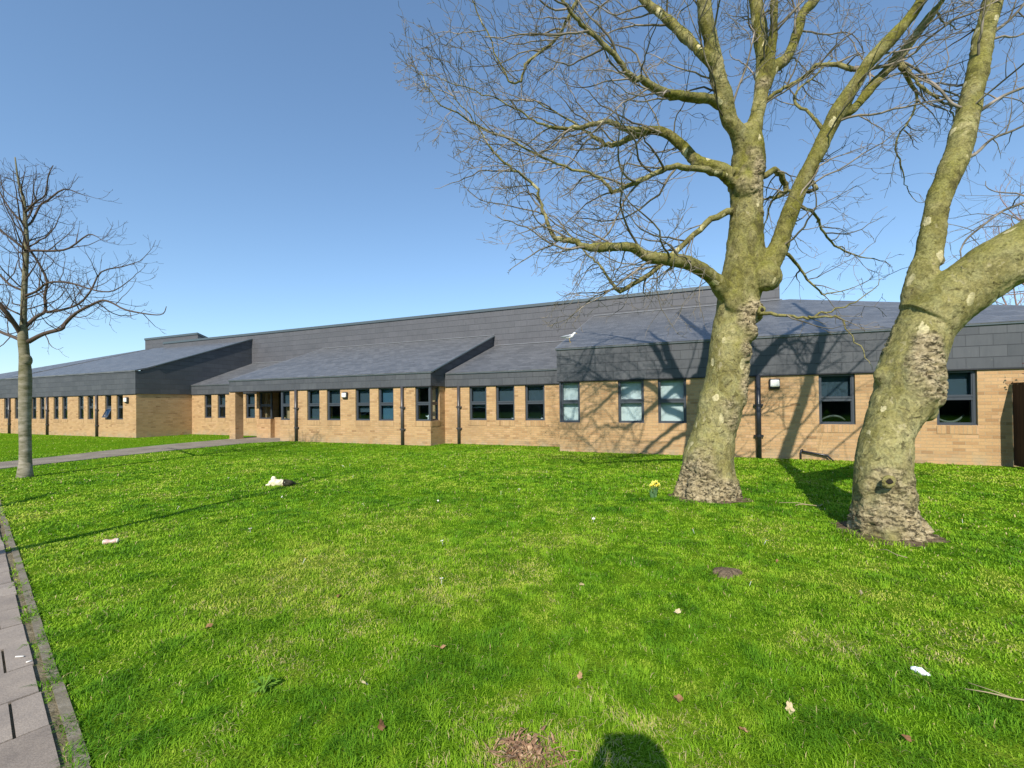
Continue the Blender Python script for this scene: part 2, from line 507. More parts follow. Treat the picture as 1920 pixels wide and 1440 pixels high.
clad("fascia", -19.30, -8.586, [(DM, EAVE), (DM, TM - 0.03), (DM + 0.3, TM - 0.03), (DM + 0.3, EAVE)])
for ua, ub in ((-8.75, -8.586), (-19.30, -19.14)):
    mb = MB(); mb.prism_u(ua, ub, [(DM + 0.3, EAVE), (DM + 0.3, TM + SMn * 0.3 - 0.06), (VC, TM + SMn * (VC - DM) - 0.06), (VC, EAVE)])
    bld(mb, "gable", M['slate_big'])
clad("fascia", -8.586, -3.80, [(DC, EAVE), (DC, TC - 0.03), (DC + 0.3, TC - 0.03), (DC + 0.3, EAVE)])
clad("fascia", -25.1, -19.30, [(DCL, EAVE), (DCL, TCL - 0.03), (DCL + 0.3, TCL - 0.03), (DCL + 0.3, EAVE)])
clad("fascia", -46.0, -25.1, [(DL, EAVE), (DL, TL - 0.03), (DL + 0.3, TL - 0.03), (DL + 0.3, EAVE)])
gsec = [(DL + 0.3, EAVE), (DL + 0.3, 3.37), (12.98, 3.42), (13.33, 3.56), (16.87, 4.93), (VC, 5.60), (VC, EAVE)]
mb = MB(); mb.prism_u(-25.27, -25.1, gsec); mb.uv = [(p, q - EAVE) for p, q in mb.uv]; bld(mb, "gable", M['slate_big'])
# ceilings over the rooms
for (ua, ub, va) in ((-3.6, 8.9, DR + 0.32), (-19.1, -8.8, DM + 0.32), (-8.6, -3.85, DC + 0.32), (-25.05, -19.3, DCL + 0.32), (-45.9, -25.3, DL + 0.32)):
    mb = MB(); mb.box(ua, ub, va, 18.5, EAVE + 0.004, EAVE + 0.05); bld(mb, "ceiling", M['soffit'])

# --- roof slopes
T = 0.07
def roof(pts, m_='slate_roof', name="roof"):
    mb = MB(); mb.slab(pts, T); return bld(mb, name, M[m_])
def zs(top, s, v0): return lambda v: top + s * (v - v0)
zR = zs(TR, SR, DR); zM = zs(TM, SMn, DM); zC = zs(TC, SC, DC); zCL = zs(TCL, SCL, DCL)
e = 0.035
hipR = 3.45
rr = roof([(-3.84, DR - e, zR(DR - e)), (9.12, DR - e, zR(DR - e)), (hipR, VC, zR(VC)), (-3.84, VC, zR(VC))])
rz = [(9.12, DR - e, zR(DR - e)), (9.12, 24.2, zR(DR - e)), (hipR, VC, zR(VC))]
roof(rz)
roof([(-19.34, DM - e, zM(DM - e)), (-8.55, DM - e, zM(DM - e)), (-8.55, VC, zM(VC)), (-19.34, VC, zM(VC))])
roof([(-8.55, DC - e, zC(DC - e)), (-3.80, DC - e, zC(DC - e)), (-3.80, VC, zC(VC)), (-8.55, VC, zC(VC))])
roof([(-25.1, DCL - e, zCL(DCL - e)), (-19.34, DCL - e, zCL(DCL - e)), (-19.34, VC, zCL(VC)), (-25.1, VC, zCL(VC))])
# long left wing with a bellcast foot and a hip at its far end
mb = MB()
vs = [DL - e, 12.98, 13.33, 16.87, VC + 0.15]; zz = [3.335, 3.48, 3.62, 4.99, 5.70]
hu = lambda v: -38.3 + (v - 12.5) * (2.9 / 6.1)
L_ = 0
for i in range(4):
    d = math.hypot(vs[i + 1] - vs[i], zz[i + 1] - zz[i])
    a, c = hu(vs[i]), hu(vs[i + 1])
    mb.face([(a, vs[i], zz[i]), (-25.07, vs[i], zz[i]), (-25.07, vs[i + 1], zz[i + 1]), (c, vs[i + 1], zz[i + 1])],
            [(a, L_), (-25.07, L_), (-25.07, L_ + d), (c, L_ + d)])
    mb.face([(-25.07, vs[i], zz[i]), (-25.07, vs[i], zz[i] - T), (-25.07, vs[i + 1], zz[i + 1] - T), (-25.07, vs[i + 1], zz[i + 1])])
    mb.face([(a, vs[i], zz[i] - T), (c, vs[i + 1], zz[i + 1] - T), (-25.07, vs[i + 1], zz[i + 1] - T), (-25.07, vs[i], zz[i] - T)])
    L_ += d
mb.face([(hu(vs[0]), vs[0], zz[0]), (hu(vs[0]), vs[0], zz[0] - T), (-25.07, vs[0], zz[0] - T), (-25.07, vs[0], zz[0])])
bld(mb, "roof", M['slate_roof'])
roof([(-46.0, DL - e, 3.33), (hu(DL), DL - e, 3.33), (hu(VC), VC, 5.68), (-46.0, VC, 3.34)])
# verge trims, flashings
def bar(name, a, b_, w, m_, lift=0.0):
    mb = MB(); mb.tube([Vector(a) + Vector((0, 0, lift)), Vector(b_) + Vector((0, 0, lift))], w, 6); return bld(mb, name, M[m_])
bar("flashing", (-19.3, VC - 0.02, zM(VC) + 0.02), (-8.55, VC - 0.02, zM(VC) + 0.02), 0.018, 'lead')
bar("flashing", (-8.5, VC - 0.02, zC(VC) + 0.02), (-3.85, VC - 0.02, zC(VC) + 0.02), 0.018, 'lead')
bar("flashing", (-25.05, VC - 0.02, zCL(VC) + 0.02), (-19.4, VC - 0.02, zCL(VC) + 0.02), 0.018, 'lead')
bar("flashing", (-3.8, VC - 0.02, zR(VC) + 0.02), (3.2, VC - 0.02, zR(VC) + 0.02), 0.018, 'lead')
bar("verge_trim", (-3.85, DR, zR(DR) - 0.01), (-3.85, VC, zR(VC) - 0.01), 0.015, 'lead')
bar("verge_trim", (-8.545, DM, zM(DM) - 0.03), (-8.545, VC, zM(VC) - 0.03), 0.035, 'coping')
bar("verge_trim", (-19.35, DM, zM(DM) - 0.005), (-19.35, VC, zM(VC) - 0.005), 0.015, 'lead')
bar("verge_trim", (-25.06, 13.33, 3.59), (-25.06, VC, 5.66), 0.035, 'coping')
for (ua, ub, vv, zt) in ((-3.82, 9.1, DR - 0.02, TR - 0.035), (-19.3, -8.56, DM - 0.02, TM - 0.035), (-8.5, -3.84, DC - 0.02, TC - 0.035), (-25.0, -19.34, DCL - 0.02, TCL - 0.035), (-46, -25.08, DL - 0.02, TL - 0.03)):
    mb = MB(); mb.box(ua, ub, vv - 0.012, vv + 0.015, zt - 0.03, zt - 0.004); bld(mb, "eaves_trim", M['coping'])
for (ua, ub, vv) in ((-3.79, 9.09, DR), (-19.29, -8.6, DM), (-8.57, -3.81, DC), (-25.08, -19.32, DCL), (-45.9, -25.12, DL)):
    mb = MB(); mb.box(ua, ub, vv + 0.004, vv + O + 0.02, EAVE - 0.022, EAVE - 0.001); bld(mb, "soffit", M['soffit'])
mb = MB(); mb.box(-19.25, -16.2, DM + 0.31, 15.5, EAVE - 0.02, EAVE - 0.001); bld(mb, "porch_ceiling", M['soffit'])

# --- tall slate hung upper storey behind, its coping, and the box on the far roof
mb = MB(); mb.prism_u(-34.0, 3.13, [(VC, 2.2), (VC, 5.97), (30, 2.6), (30, 2.2)]); mb.uv = [(p, q - 2.2) for p, q in mb.uv]
bld(mb, "upper_wall", M['slate_clad'])
mb = MB(); mb.prism_u(-34.0, 3.16, [(VC - 0.05, 5.90), (VC - 0.05, 6.03), (VC + 0.4, 5.93), (VC + 0.4, 5.80)]); bld(mb, "coping", M['coping'])
mb = MB(); mb.prism_u(-40.8, -34.19, [(21.0, 3.0), (21.0, 7.0), (31, 3.7), (31, 3.0)]); bld(mb, "roof_box", M['slate_clad'])
mb = MB(); mb.prism_u(-40.83, -34.16, [(20.95, 6.93), (20.95, 7.08), (22.6, 6.53), (22.6, 6.38)]); bld(mb, "coping", M['coping'])
mb = MB(); mb.slab([(-46, 18.7, 3.3), (-33.9, 18.7, 3.3), (-33.9, 31, 3.3), (-46, 31, 3.3)], 0.2); bld(mb, "rear_roof", M['slate_roof'])
mb = MB(); mb.box(hipR - 0.15, 9.0, 24.0, 24.3, 0, 3.1); mb.box(-45.9, 3.1, 29.8, 30.1, 0, 2.4); bld(mb, "rear_wall", M['brick'])

# --- rooms seen through the glass
mb = MB()
for (ua, ub, va) in ((-3.4, 8.9, DR + 0.36), (-15.8, -8.95, DM + 0.36), (-8.6, -3.75, DC + 0.36), (-25.1, -18.6, DCL + 0.36), (-45.9, -25.45, DL + 0.36)): mb.box(ua, ub, va, 17.2, -0.1, 0.06)
bld(mb, "room_floor", M['carpet'])
mb = MB(); mb.box(-45.8, 8.8, 17.2, 17.3, 0.06, EAVE)
for u in (-42, -36.1, -33.2, -28.5, -25.3, -16.3, -12.4, -9.8, -7.0 + 2.7, -3.9, 1.2, 4.4, 8.7): mb.box(u, u + 0.1, 15.6, 17.2, 0.06, EAVE)
bld(mb, "room_wall", M['interior'])

# --- rainwater pipes
def drainpipe(u, v, m_, r=0.05, double=False):
    mb = MB(); mb.tube([(u, v - r - 0.015, -0.05), (u, v - r - 0.015, EAVE)], r, 12)
    p_ = bld(mb, "drainpipe", M[m_], smooth=True)
    for z in (0.55, 1.35):
        k_ = MB()
        k_.tube([(u, v - r - 0.015, z), (u, v - r - 0.015, z + 0.07)], r + 0.012, 12)
        k_.box(u - r - 0.05, u + r + 0.05, v - r - 0.02, v - 0.003, z + 0.01, z + 0.06)
        bld(k_, "bracket", M[m_], p_)
    return p_
drainpipe(1.645, DR + O, 'pipe_black', 0.06)
drainpipe(-15.16, DM + O, 'pipe', 0.055); drainpipe(-9.82, DM + O, 'pipe', 0.055); drainpipe(-8.0, DC + O, 'pipe', 0.055)
for u in (-37.95, -33.5, -28.49): drainpipe(u, DL + O, 'pipe', 0.05)
mb = MB(); vv = DR + O - 0.05
mb.tube([(2.60, vv + 0.06, 0.215), (2.62, vv, 0.21), (3.12, vv - 0.02, 0.125), (3.24, vv - 0.06, -0.02)], 0.026, 8)
mb.tube([(2.57, vv, -0.05), (2.57, vv, 0.19), (2.585, vv + 0.02, 0.24), (2.62, vv + 0.05, 0.255)], 0.018, 8)
bld(mb, "overflow_pipe", M['pipe_black'], smooth=True)

# --- bulkhead lamps
def lamp(u, v, z, w=0.25, h=0.27):
    mb = MB(); mb.box(u - w / 2, u + w / 2, v - 0.075, v - 0.002, z - h / 2, z + h / 2)
    o = bld(mb, "wall_lamp", M['black'], bevel=0.03)
    g = MB(); g.box(u - w / 2 + 0.02, u + w / 2 - 0.02, v - 0.135, v - 0.07, z - h / 2 + 0.055, z + h / 2 - 0.035)
    bld(g, "lens", M['white'], o, bevel=0.03)
lamp(2.02, DR + O, 1.93); lamp(-12.55, DM + O, 1.88); lamp(-25.86, DL + O, 1.86, 0.26, 0.3)

# --- things on the inner sills
def window_thing(name, label, cat, parts):
    o = empty(name, tuple(parts[0]), 0, label, cat)
    return o
orn = MB()
P0 = W(-8.92, DM + 0.36, 0.90)
orn.tube([P0, P0 + Vector((0.0, 0, 0.05)), P0 + Vector((0.01, 0, 0.10)), P0 + Vector((-0.02, 0, 0.15)), P0 + Vector((0.03, 0, 0.23))], [0.05, 0.04, 0.03, 0.045, 0.008], 8)
orn.tube([P0 + Vector((-0.02, 0, 0.13)), P0 + Vector((-0.10, 0, 0.17))], [0.03, 0.01], 6)
tag(orn.build("ornament", M['white'], smooth=True), "small white bird shaped ornament standing inside the corner window", "ornament")
M['leaf_in'], nt, b = mat('houseplant_leaf', (0.05, 0.12, 0.04), 0.5)
for (u_, h_, lab) in ((-5.98, 0.20, "small potted plant on the sill inside the middle recessed window"), (-4.86, 0.10, "low potted plant inside the recessed window nearest the dark corner window")):
    P0 = W(u_, DC + 0.38, 0.90)
    ro = empty("potted_plant", tuple(P0), 0, lab, "plant")
    pm = MB(); pm.tube([(0, 0, 0), (0, 0, 0.07)], [0.03, 0.045], 10); pm.build("pot", M['white'], ro, True)
    lm = MB(); rn = random.Random(int(h_ * 100))
    for i in range(16):
        a = rn.uniform(0, 6.28); r0 = rn.uniform(0.02, 0.09); z = 0.07 + rn.uniform(0.02, h_)
        c = Vector((r0 * math.cos(a), r0 * math.sin(a), z)); t = Vector((math.cos(a), math.sin(a), 0.4)) * 0.045; s = Vector((-math.sin(a), math.cos(a), 0)) * 0.018
        lm.face([c, c + t * 0.5 + s, c + t, c + t * 0.5 - s])
    lm.build("leaves", M['leaf_in'], ro)
# curved chair backs seen through the two right hand windows
for (uc, up, lab) in ((3.36, True, "curved pale chair back arching up inside the window left of the leaning tree"), (5.60, False, "curved pale chair rim dipping down inside the rightmost window")):
    mb = MB(); pts = []
    for i in range(15):
        t = -1 + 2 * i / 14
        zz_ = 0.955 + (0.14 * (1 - t * t) if up else 0.16 * t * t)
        pts.append(W(uc + 0.29 * t, DR + 0.45 - 0.10 * (1 - t * t), zz_))
    mb.tube(pts, [0.018 + 0.012 * math.sin(math.pi * i / 14) for i in range(15)], 8)
    ro = empty("chair", tuple(W(uc, DR + 0.55, 0.06)), -TH, lab, "chair")
    inv = ro.matrix_basis.inverted() if False else None
    rim = mb.build("chair_rim", M['cream_mould'], None, True)
    mw = Matrix.Translation(W(uc, DR + 0.55, 0.06)) @ Matrix.Rotation(-TH, 4, 'Z')
    rim.data.transform(mw.inverted()); rim.parent = ro
    lg = MB()
    for sx in (-0.22, 0.22):
        for sy in (-0.05, 0.36): lg.tube([(sx, sy, 0.0), (sx * 0.92, sy, 0.45)], 0.012, 6)
        lg.tube([(sx * 0.92, -0.05, 0.45), (sx, -0.1, 0.92)], 0.012, 6)
    lg.build("chair_legs", M['black'], ro)
    st = MB(); st.box(-0.23, 0.23, -0.06, 0.38, 0.45, 0.49); st.build("seat", M['carpet'], ro, bevel=0.015)

# --- dark timber screen standing out from the wall on the right
M['timber'], nt, b = mat('dark_stained_timber', (0.03, 0.017, 0.012), 0.7)
k = NT(nt); geo = k.n("ShaderNodeTexCoord").outputs["Object"]
mp = k.n("ShaderNodeMapping"); k.l(geo, mp.inputs["Vector"]); mp.inputs["Scale"].default_value = (30, 8, 1.2)
k.l(k.mix(k.noise(mp.outputs[0], 3, 4), (0.018, 0.010, 0.008), (0.05, 0.028, 0.018)), b.inputs["Base Color"])
fe = empty("screen_fence", tuple(W(6.52, 12.4)), -TH, "dark brown timber screen panel standing out from the brick wall at the right edge", "fence")
pb = MB()
for i in range(9):
    v0 = -0.50 + i * 0.109
    pb.box(-0.012, 0.012, v0 + 0.003, v0 + 0.106, 0.03, 1.80 - 0.004 * (i % 2))
pb.build("boards", M['timber'], fe)
pb = MB(); pb.box(-0.03, 0.03, -0.60, -0.53, 0, 1.83); pb.build("post", M['timber'], fe)
pb = MB(); pb.box(0.014, 0.05, -0.53, 0.48, 0.35, 0.45); pb.box(0.014, 0.05, -0.53, 0.48, 1.35, 1.45); pb.build("rail", M['timber'], fe)
pb = MB(); pb.box(-0.035, 0.035, -0.53, 0.48, 1.802, 1.83); pb.build("capping", M['timber'], fe)

# --- gull on the roof corner
M['gull_white'], nt, b = mat('gull_plumage', (0.75, 0.75, 0.74), 0.8)
M['gull_grey'], nt, b = mat('gull_wing', (0.30, 0.32, 0.35), 0.8)
M['gull_yellow'], nt, b = mat('gull_bill', (0.55, 0.35, 0.05), 0.6)
gp = W(-3.58, 13.62, zR(13.62) + 0.003)
g = empty("gull", tuple(gp), 0, "white gull standing on the slate roof near its left verge", "bird")
gb = MB()
gb.tube([(-0.26, 0, 0.17), (-0.17, 0, 0.175), (-0.08, 0, 0.17), (0.02, 0, 0.18), (0.09, 0, 0.20), (0.13, 0, 0.255), (0.16, 0, 0.285), (0.19, 0, 0.285), (0.205, 0, 0.28)],
        [0.012, 0.035, 0.062, 0.068, 0.052, 0.032, 0.036, 0.026, 0.01], 12)
gb.build("body", M['gull_white'], g, True)
for s in (-1, 1):
    wb = MB(); wb.tube([(0.05, s * 0.055, 0.20), (-0.05, s * 0.066, 0.195), (-0.18, s * 0.045, 0.185), (-0.29, s * 0.015, 0.185)], [0.02, 0.035, 0.025, 0.006], 8)
    wb.build("wing", M['gull_grey'], g, True)
    lb = MB(); lb.tube([(0.0, s * 0.025, 0.13), (0.005, s * 0.025, 0.0)], 0.006, 6); lb.tube([(0.005, s * 0.025, 0.004), (0.045, s * 0.03, -0.006)], [0.006, 0.012], 6)
    lb.build("leg", M['gull_yellow'], g, True)
bb = MB(); bb.tube([(0.20, 0, 0.28), (0.245, 0, 0.272)], [0.011, 0.004], 6); bb.build("bill", M['gull_yellow'], g, True)
g.rotation_euler = (0, 0, R(-12))

# ------------------------------------------------------------------ vector noise for geometry
def _h(ix, iy, iz, seed):
    h = (ix.astype(np.int64) * 374761393 + iy.astype(np.int64) * 668265263 + iz.astype(np.int64) * 2147483647 + seed * 1274126177) & 0xFFFFFFFF
    h = ((h ^ (h >> 13)) * 1274126177) & 0xFFFFFFFF
    h = ((h ^ (h >> 16)) * 2246822519) & 0xFFFFFFFF
    return ((h ^ (h >> 15)) & 0xFFFFFF) / float(0xFFFFFF)
def vnoise(P, s, seed=0):
    P = np.asarray(P, float) * s
    i = np.floor(P).astype(np.int64); f = P - i; f = f * f * (3 - 2 * f)
    r = 0
    for dx in (0, 1):
        for dy in (0, 1):
            for dz in (0, 1):
                w = (f[:, 0] if dx else 1 - f[:, 0]) * (f[:, 1] if dy else 1 - f[:, 1]) * (f[:, 2] if dz else 1 - f[:, 2])
                r = r + w * _h(i[:, 0] + dx, i[:, 1] + dy, i[:, 2] + dz, seed)
    return r
def fbm(P, s, oct_=3, seed=0):
    a, t, r = 1.0, 0.0, 0
    for o in range(oct_):
        r = r + a * vnoise(P, s * 2 ** o, seed + o); t += a; a *= 0.5
    return r / t

# ------------------------------------------------------------------ ground, path, pavement
m, nt, b = mat('lawn_soil', rough=1.0, spec=0.0); M['lawn'] = m
k = NT(nt); geo = k.n("ShaderNodeTexCoord").outputs["Object"]
n1 = k.noise(geo, 0.55, 5, 0.6); n2 = k.noise(geo, 3.5, 5, 0.65); n3 = k.noise(geo, 55, 4, 0.7)
c = k.ramp(n2, [(0.30, (0.065, 0.170, 0.006)), (0.50, (0.110, 0.235, 0.008)), (0.68, (0.170, 0.260, 0.022))])
c = k.mix(0.6, c, k.ramp(n1, [(0.35, (0.75, 0.85, 0.8)), (0.65, (1.3, 1.1, 1.05))]), 'MULTIPLY')
c = k.mix(0.6, c, k.ramp(n3, [(0.3, (0.45, 0.5, 0.5)), (0.7, (1.4, 1.35, 1.2))]), 'MULTIPLY')
k.l(c, b.inputs["Base Color"])
k.bump(n3, 0.8, 0.03, b)
mb = MB(); mb.face([(-400, -400, 0), (400, -400, 0), (400, 400, 0), (-400, 400, 0)])
tag(mb.build("ground", M['lawn']), kind="structure")

m, nt, b = mat('path_surface', rough=0.95, spec=0.1); M['path'] = m
k = NT(nt); geo = k.n("ShaderNodeTexCoord").outputs["Object"]
c = k.ramp(k.noise(geo, 1.6, 5), [(0.3, (0.20, 0.165, 0.13)), (0.7, (0.31, 0.265, 0.205))])
c = k.mix(0.5, c, k.ramp(k.noise(geo, 70, 3), [(0.3, (0.6, 0.6, 0.6)), (0.7, (1.35, 1.35, 1.35))]), 'MULTIPLY')
k.l(c, b.inputs["Base Color"]); k.bump(k.noise(geo, 90, 2), 0.4, 0.01, b)
PATH_L = [(-22.0, -1.0), (-16.2, 7.5), (-14.3, 11.6), (-14.05, 13.0), (-14.02, 15.05), (-13.65, 17.2), (-12.95, 19.3)]
PATH_R = [(-19.5, -1.5), (-14.2, 7.6), (-12.75, 10.7), (-12.52, 11.4), (-12.15, 13.0), (-11.55, 15.2), (-10.6, 17.5), (-9.45, 18.2)]
pe = [tuple(W(-19.6, 15.12)[:2])]
pr = [tuple(W(-15.8, DM + 0.1)[:2]), tuple(W(-16.0, 15.0)[:2])]
path_poly = PATH_R + pr + pe + PATH_L[::-1]
mb = MB(); mb.face([(x, y, 0.02) for x, y in path_poly])
for (x0, y0), (x1, y1) in zip(path_poly, path_poly[1:] + path_poly[:1]):
    mb.face([(x0, y0, -0.05), (x1, y1, -0.05), (x1, y1, 0.02), (x0, y0, 0.02)])
tag(mb.build("path", M['path']), kind="structure")

# pavement bottom left: slabs, mortar bed, edging
m, nt, b = mat('paving_slab', rough=0.9, spec=0.15); M['slab'] = m
k = NT(nt); geo = k.n("ShaderNodeTexCoord").outputs["Object"]
ri = k.n("ShaderNodeUVMap").outputs[0]
wn_ = k.n("ShaderNodeTexWhiteNoise"); k.l(ri, wn_.inputs["Vector"])
c = k.ramp(wn_.outputs["Value"], [(0.0, (0.265, 0.22, 0.18)), (1.0, (0.35, 0.295, 0.245))])
c = k.mix(0.7, c, k.ramp(k.noise(geo, 5, 6, 0.65), [(0.3, (0.7, 0.7, 0.72)), (0.7, (1.22, 1.2, 1.15))]), 'MULTIPLY')
c = k.mix(0.5, c, k.ramp(k.noise(geo, 140, 2), [(0.3, (0.65, 0.65, 0.65)), (0.7, (1.3, 1.3, 1.3))]), 'MULTIPLY')
k.l(c, b.inputs["Base Color"]); k.bump(k.noise(geo, 160, 2), 0.35, 0.004, b)
m, nt, b = mat('joint_dirt', rough=1.0, spec=0.0); M['dirt'] = m
k = NT(nt); geo = k.n("ShaderNodeTexCoord").outputs["Object"]
c = k.ramp(k.noise(geo, 12, 5, 0.7), [(0.3, (0.12, 0.10, 0.055)), (0.55, (0.24, 0.20, 0.13)), (0.75, (0.34, 0.29, 0.20))])
k.l(c, b.inputs["Base Color"]); k.bump(k.noise(geo, 60, 4, 0.7), 0.9, 0.02, b)
m, nt, b = mat('edging_concrete', rough=0.95, spec=0.1); M['edging'] = m
k = NT(nt); geo = k.n("ShaderNodeTexCoord").outputs["Object"]
c = k.ramp(k.noise(geo, 9, 6, 0.7), [(0.3, (0.135, 0.115, 0.075)), (0.55, (0.22, 0.19, 0.14)), (0.7, (0.30, 0.265, 0.205))])
k.l(c, b.inputs["Base Color"]); k.bump(k.noise(geo, 80, 3), 0.5, 0.008, b)

PO = Vector((-1.816, 1.811, 0)); PA = Vector((-0.7828, 0.6222, 0)); PN = Vector((-0.6222, -0.7828, 0))
def pv(a, n, z=0.0): return PO + PA * a + PN * n + Vector((0, 0, z))
rng = random.Random(4)
mb = MB()
mb.face([tuple(pv(-6, 0.0, 0.006)), tuple(pv(-6, 4.2, 0.006)), tuple(pv(40, 4.2, 0.006)), tuple(pv(40, 0.0, 0.006))][::-1])
tag(mb.build("pavement_bed", M['dirt']), kind="structure")
mb = MB(); RW = 0.385
for r_i in range(-12, 60):
    a0 = 0.045 + r_i * RW; a1 = a0 + RW
    n0 = 0.052 + rng.uniform(-0.006, 0.008)
    cuts = [n0] + ([0.158, 0.77, 1.38, 1.99, 2.60, 3.21, 3.82] if r_i % 2 else [0.46, 1.07, 1.68, 2.29, 2.90, 3.51])
    for i in range(len(cuts) - 1):
        g0, g1 = 0.004 + rng.random() * 0.003, 0.004
        gx = 0.016 if (i == 1 and r_i % 2) else 0.006
        z = 0.018 + rng.uniform(-0.002, 0.003)
        q = [pv(a0 + g0, cuts[i] + gx / 2, z), pv(a1 - g1, cuts[i] + gx / 2, z), pv(a1 - g1, cuts[i + 1] - gx / 2, z + rng.uniform(-0.002, 0.002)), pv(a0 + g0, cuts[i + 1] - gx / 2, z)]
        idv = (r_i * 7.31 + i * 3.17, i * 1.77 + 0.5)
        mb.face([tuple(x) for x in q][::-1], [idv] * 4)
        for j in range(4):
            p_, q_ = q[j], q[(j + 1) % 4]
            mb.face([tuple(p_), tuple(q_), (q_.x, q_.y, -0.02), (p_.x, p_.y, -0.02)], [idv] * 4)
tag(mb.build("pavement", M['slab']), kind="structure")
mb = MB()
for i in range(-7, 42):
    a0, a1 = i * 0.915 + 0.003, (i + 1) * 0.915 - 0.003
    w0 = rng.uniform(-0.006, 0.006); z = 0.016 + rng.uniform(-0.003, 0.003)
    q = [pv(a0, -0.030 + w0, z), pv(a1, -0.030 + w0, z), pv(a1, 0.014 + w0, z), pv(a0, 0.014 + w0, z)]
    mb.face([tuple(x) for x in q][::-1])
    for j in range(4):
        p_, q_ = q[j], q[(j + 1) % 4]
        mb.face([tuple(p_), tuple(q_), (q_.x, q_.y, -0.03), (p_.x, p_.y, -0.03)])
tag(mb.build("kerb", M['edging']), kind="structure")

# ------------------------------------------------------------------ lawn blades
def inside_poly(x, y, poly):
    r = np.zeros(len(x), bool); n = len(poly)
    for i in range(n):
        x0, y0 = poly[i]; x1, y1 = poly[(i + 1) % n]
        if y0 == y1: continue
        c_ = ((y0 > y) != (y1 > y)) & (x < (x1 - x0) * (y - y0) / (y1 - y0) + x0)
        r ^= c_
    return r
TRUNKS = [(3.06, 6.85, 0.50), (4.16, 4.86, 0.41), (-10.6, 9.4, 0.16)]
def lawn_mask(x, y):
    ok = ~inside_poly(x, y, path_poly)
    n = (x - PO.x) * PN.x + (y - PO.y) * PN.y
    edge = fbm(np.c_[x, y, x * 0], 6, 3, 3) * 0.16 - 0.08
    gap = (n > 0.012) & (n < 0.056) & (fbm(np.c_[x, y, x * 0], 4.5, 2, 13) > 0.53)
    ok &= (n < 0.006 + edge * 0.75) | gap
    u = x * Uw.x + y * Uw.y; v = x * Vw.x + y * Vw.y
    lim = np.where(u < -25.14, DL, np.where(u < -18.9, DCL, np.where(u < -8.63, DM, np.where(u < -3.75, DC, DR)))) + 0.05
    ok &= (v < lim - 0.01) | (u > 9.1)
    for tx, ty, tr in TRUNKS[:2]:
        dd_ = np.hypot(x - tx - 0.05, y - ty + 0.02) - tr
        ok &= (dd_ > 0.10) | (fbm(np.c_[x, y, x * 0], 7, 3, 91) > 0.60 - dd_ * 2.0)
    for tx, ty, tr in TRUNKS: ok &= (x - tx) ** 2 + (y - ty) ** 2 > (tr * 0.86) ** 2
    return ok
rs = np.random.RandomState(11)
def scatter(r0, r1, dens):
    A0 = R(-64); A1 = R(64)
    area = (A1 - A0) / 2 * (r1 ** 2 - r0 ** 2); n = int(area * dens)
    r = np.sqrt(rs.uniform(r0 ** 2, r1 ** 2, n)); a = rs.uniform(A0, A1, n)
    return r * np.sin(a), r * np.cos(a), r
xs, ys, rr_ = [], [], []
for r0, r1, d in ((0.9, 2.6, 13000), (2.6, 3.6, 10000), (3.6, 5.0, 6400), (5.0, 7.0, 3300), (7.0, 10.0, 1600), (10.0, 14.0, 760), (14.0, 21.0, 320), (21.0, 42.0, 70)):
    x, y, r = scatter(r0, r1, d); k_ = lawn_mask(x, y); xs.append(x[k_]); ys.append(y[k_]); rr_.append(r[k_])
x = np.concatenate(xs); y = np.concatenate(ys); rad = np.concatenate(rr_); N = len(x)
P3 = np.c_[x, y, np.zeros(N)]
clump = fbm(P3, 2.2, 3, 21); fine = fbm(P3, 8.0, 2, 31); straw = fbm(P3, 1.5, 4, 41); big = fbm(P3, 0.45, 2, 51)
vf = fbm(P3, 5.5, 3, 61)
lush = np.clip((clump - 0.5) * 2.0 + (vf - 0.5) * 3.6 + (fine - 0.5) * 3.0, -1, 1)
strawm = np.clip((straw - 0.52) * 7, 0, 1) * np.clip((0.55 - lush), 0.1, 1) * (0.25 + 0.75 * np.clip((4.6 - rad) / 2.6, 0, 1))
hgt = (0.019 + 0.011 * rs.rand(N)) * (1.0 + 0.55 * lush) + 0.016 * rs.rand(N) ** 6
tuft = np.exp(-(((x - 3.78) / 0.20) ** 2 + ((y - 4.62) / 0.26) ** 2)); hgt = hgt * (1 + 1.5 * tuft)
hgt *= np.where(rad > 6, 1.15, 1.0)
wid = (0.0022 + 0.0016 * rs.rand(N)) * np.clip(rad / 2.4, 1.0, 5.5) * np.where(rad > 7, 1.15, 1)
az = rs.uniform(0, 2 * np.pi, N) ; lean = np.clip(rs.gamma(2.2, 0.34, N) + 0.45 - 0.15 * lush, 0, 1.9) * (1 - 0.25 * tuft)
az = np.where(rs.rand(N) < 0.45, 20.0 * fbm(P3, 3.2, 2, 7) + rs.normal(0, 0.55, N), az)
dx, dy = np.cos(az), np.sin(az)
sxv, syv = -dy, dx
z0 = np.full(N, -0.004)
mid = np.c_[x + dx * hgt * lean * 0.35, y + dy * hgt * lean * 0.35, hgt * 0.62 * (1 - 0.10 * lean)]
tip = np.c_[x + dx * hgt * lean, y + dy * hgt * lean, hgt * (1 - 0.40 * np.minimum(lean, 1.7))]
sd = np.c_[sxv * wid / 2, syv * wid / 2, np.zeros(N)]
base = np.c_[x, y, z0]
V_ = np.empty((N, 5, 3)); V_[:, 0] = base - sd; V_[:, 1] = base + sd; V_[:, 2] = mid + sd * 0.8; V_[:, 3] = mid - sd * 0.8; V_[:, 4] = tip
tint = np.clip(0.48 - 0.17 * lush + rs.normal(0, 0.070, N) + (big - 0.5) * 0.45 + (straw - 0.5) * 0.65 + (vnoise(P3, 0.9, 81) - 0.5) * 0.22, 0.0, 0.80)
dead = rs.rand(N) < (0.022 + 0.50 * strawm)
tint = np.where(dead, rs.uniform(0.86, 1.0, N), tint)
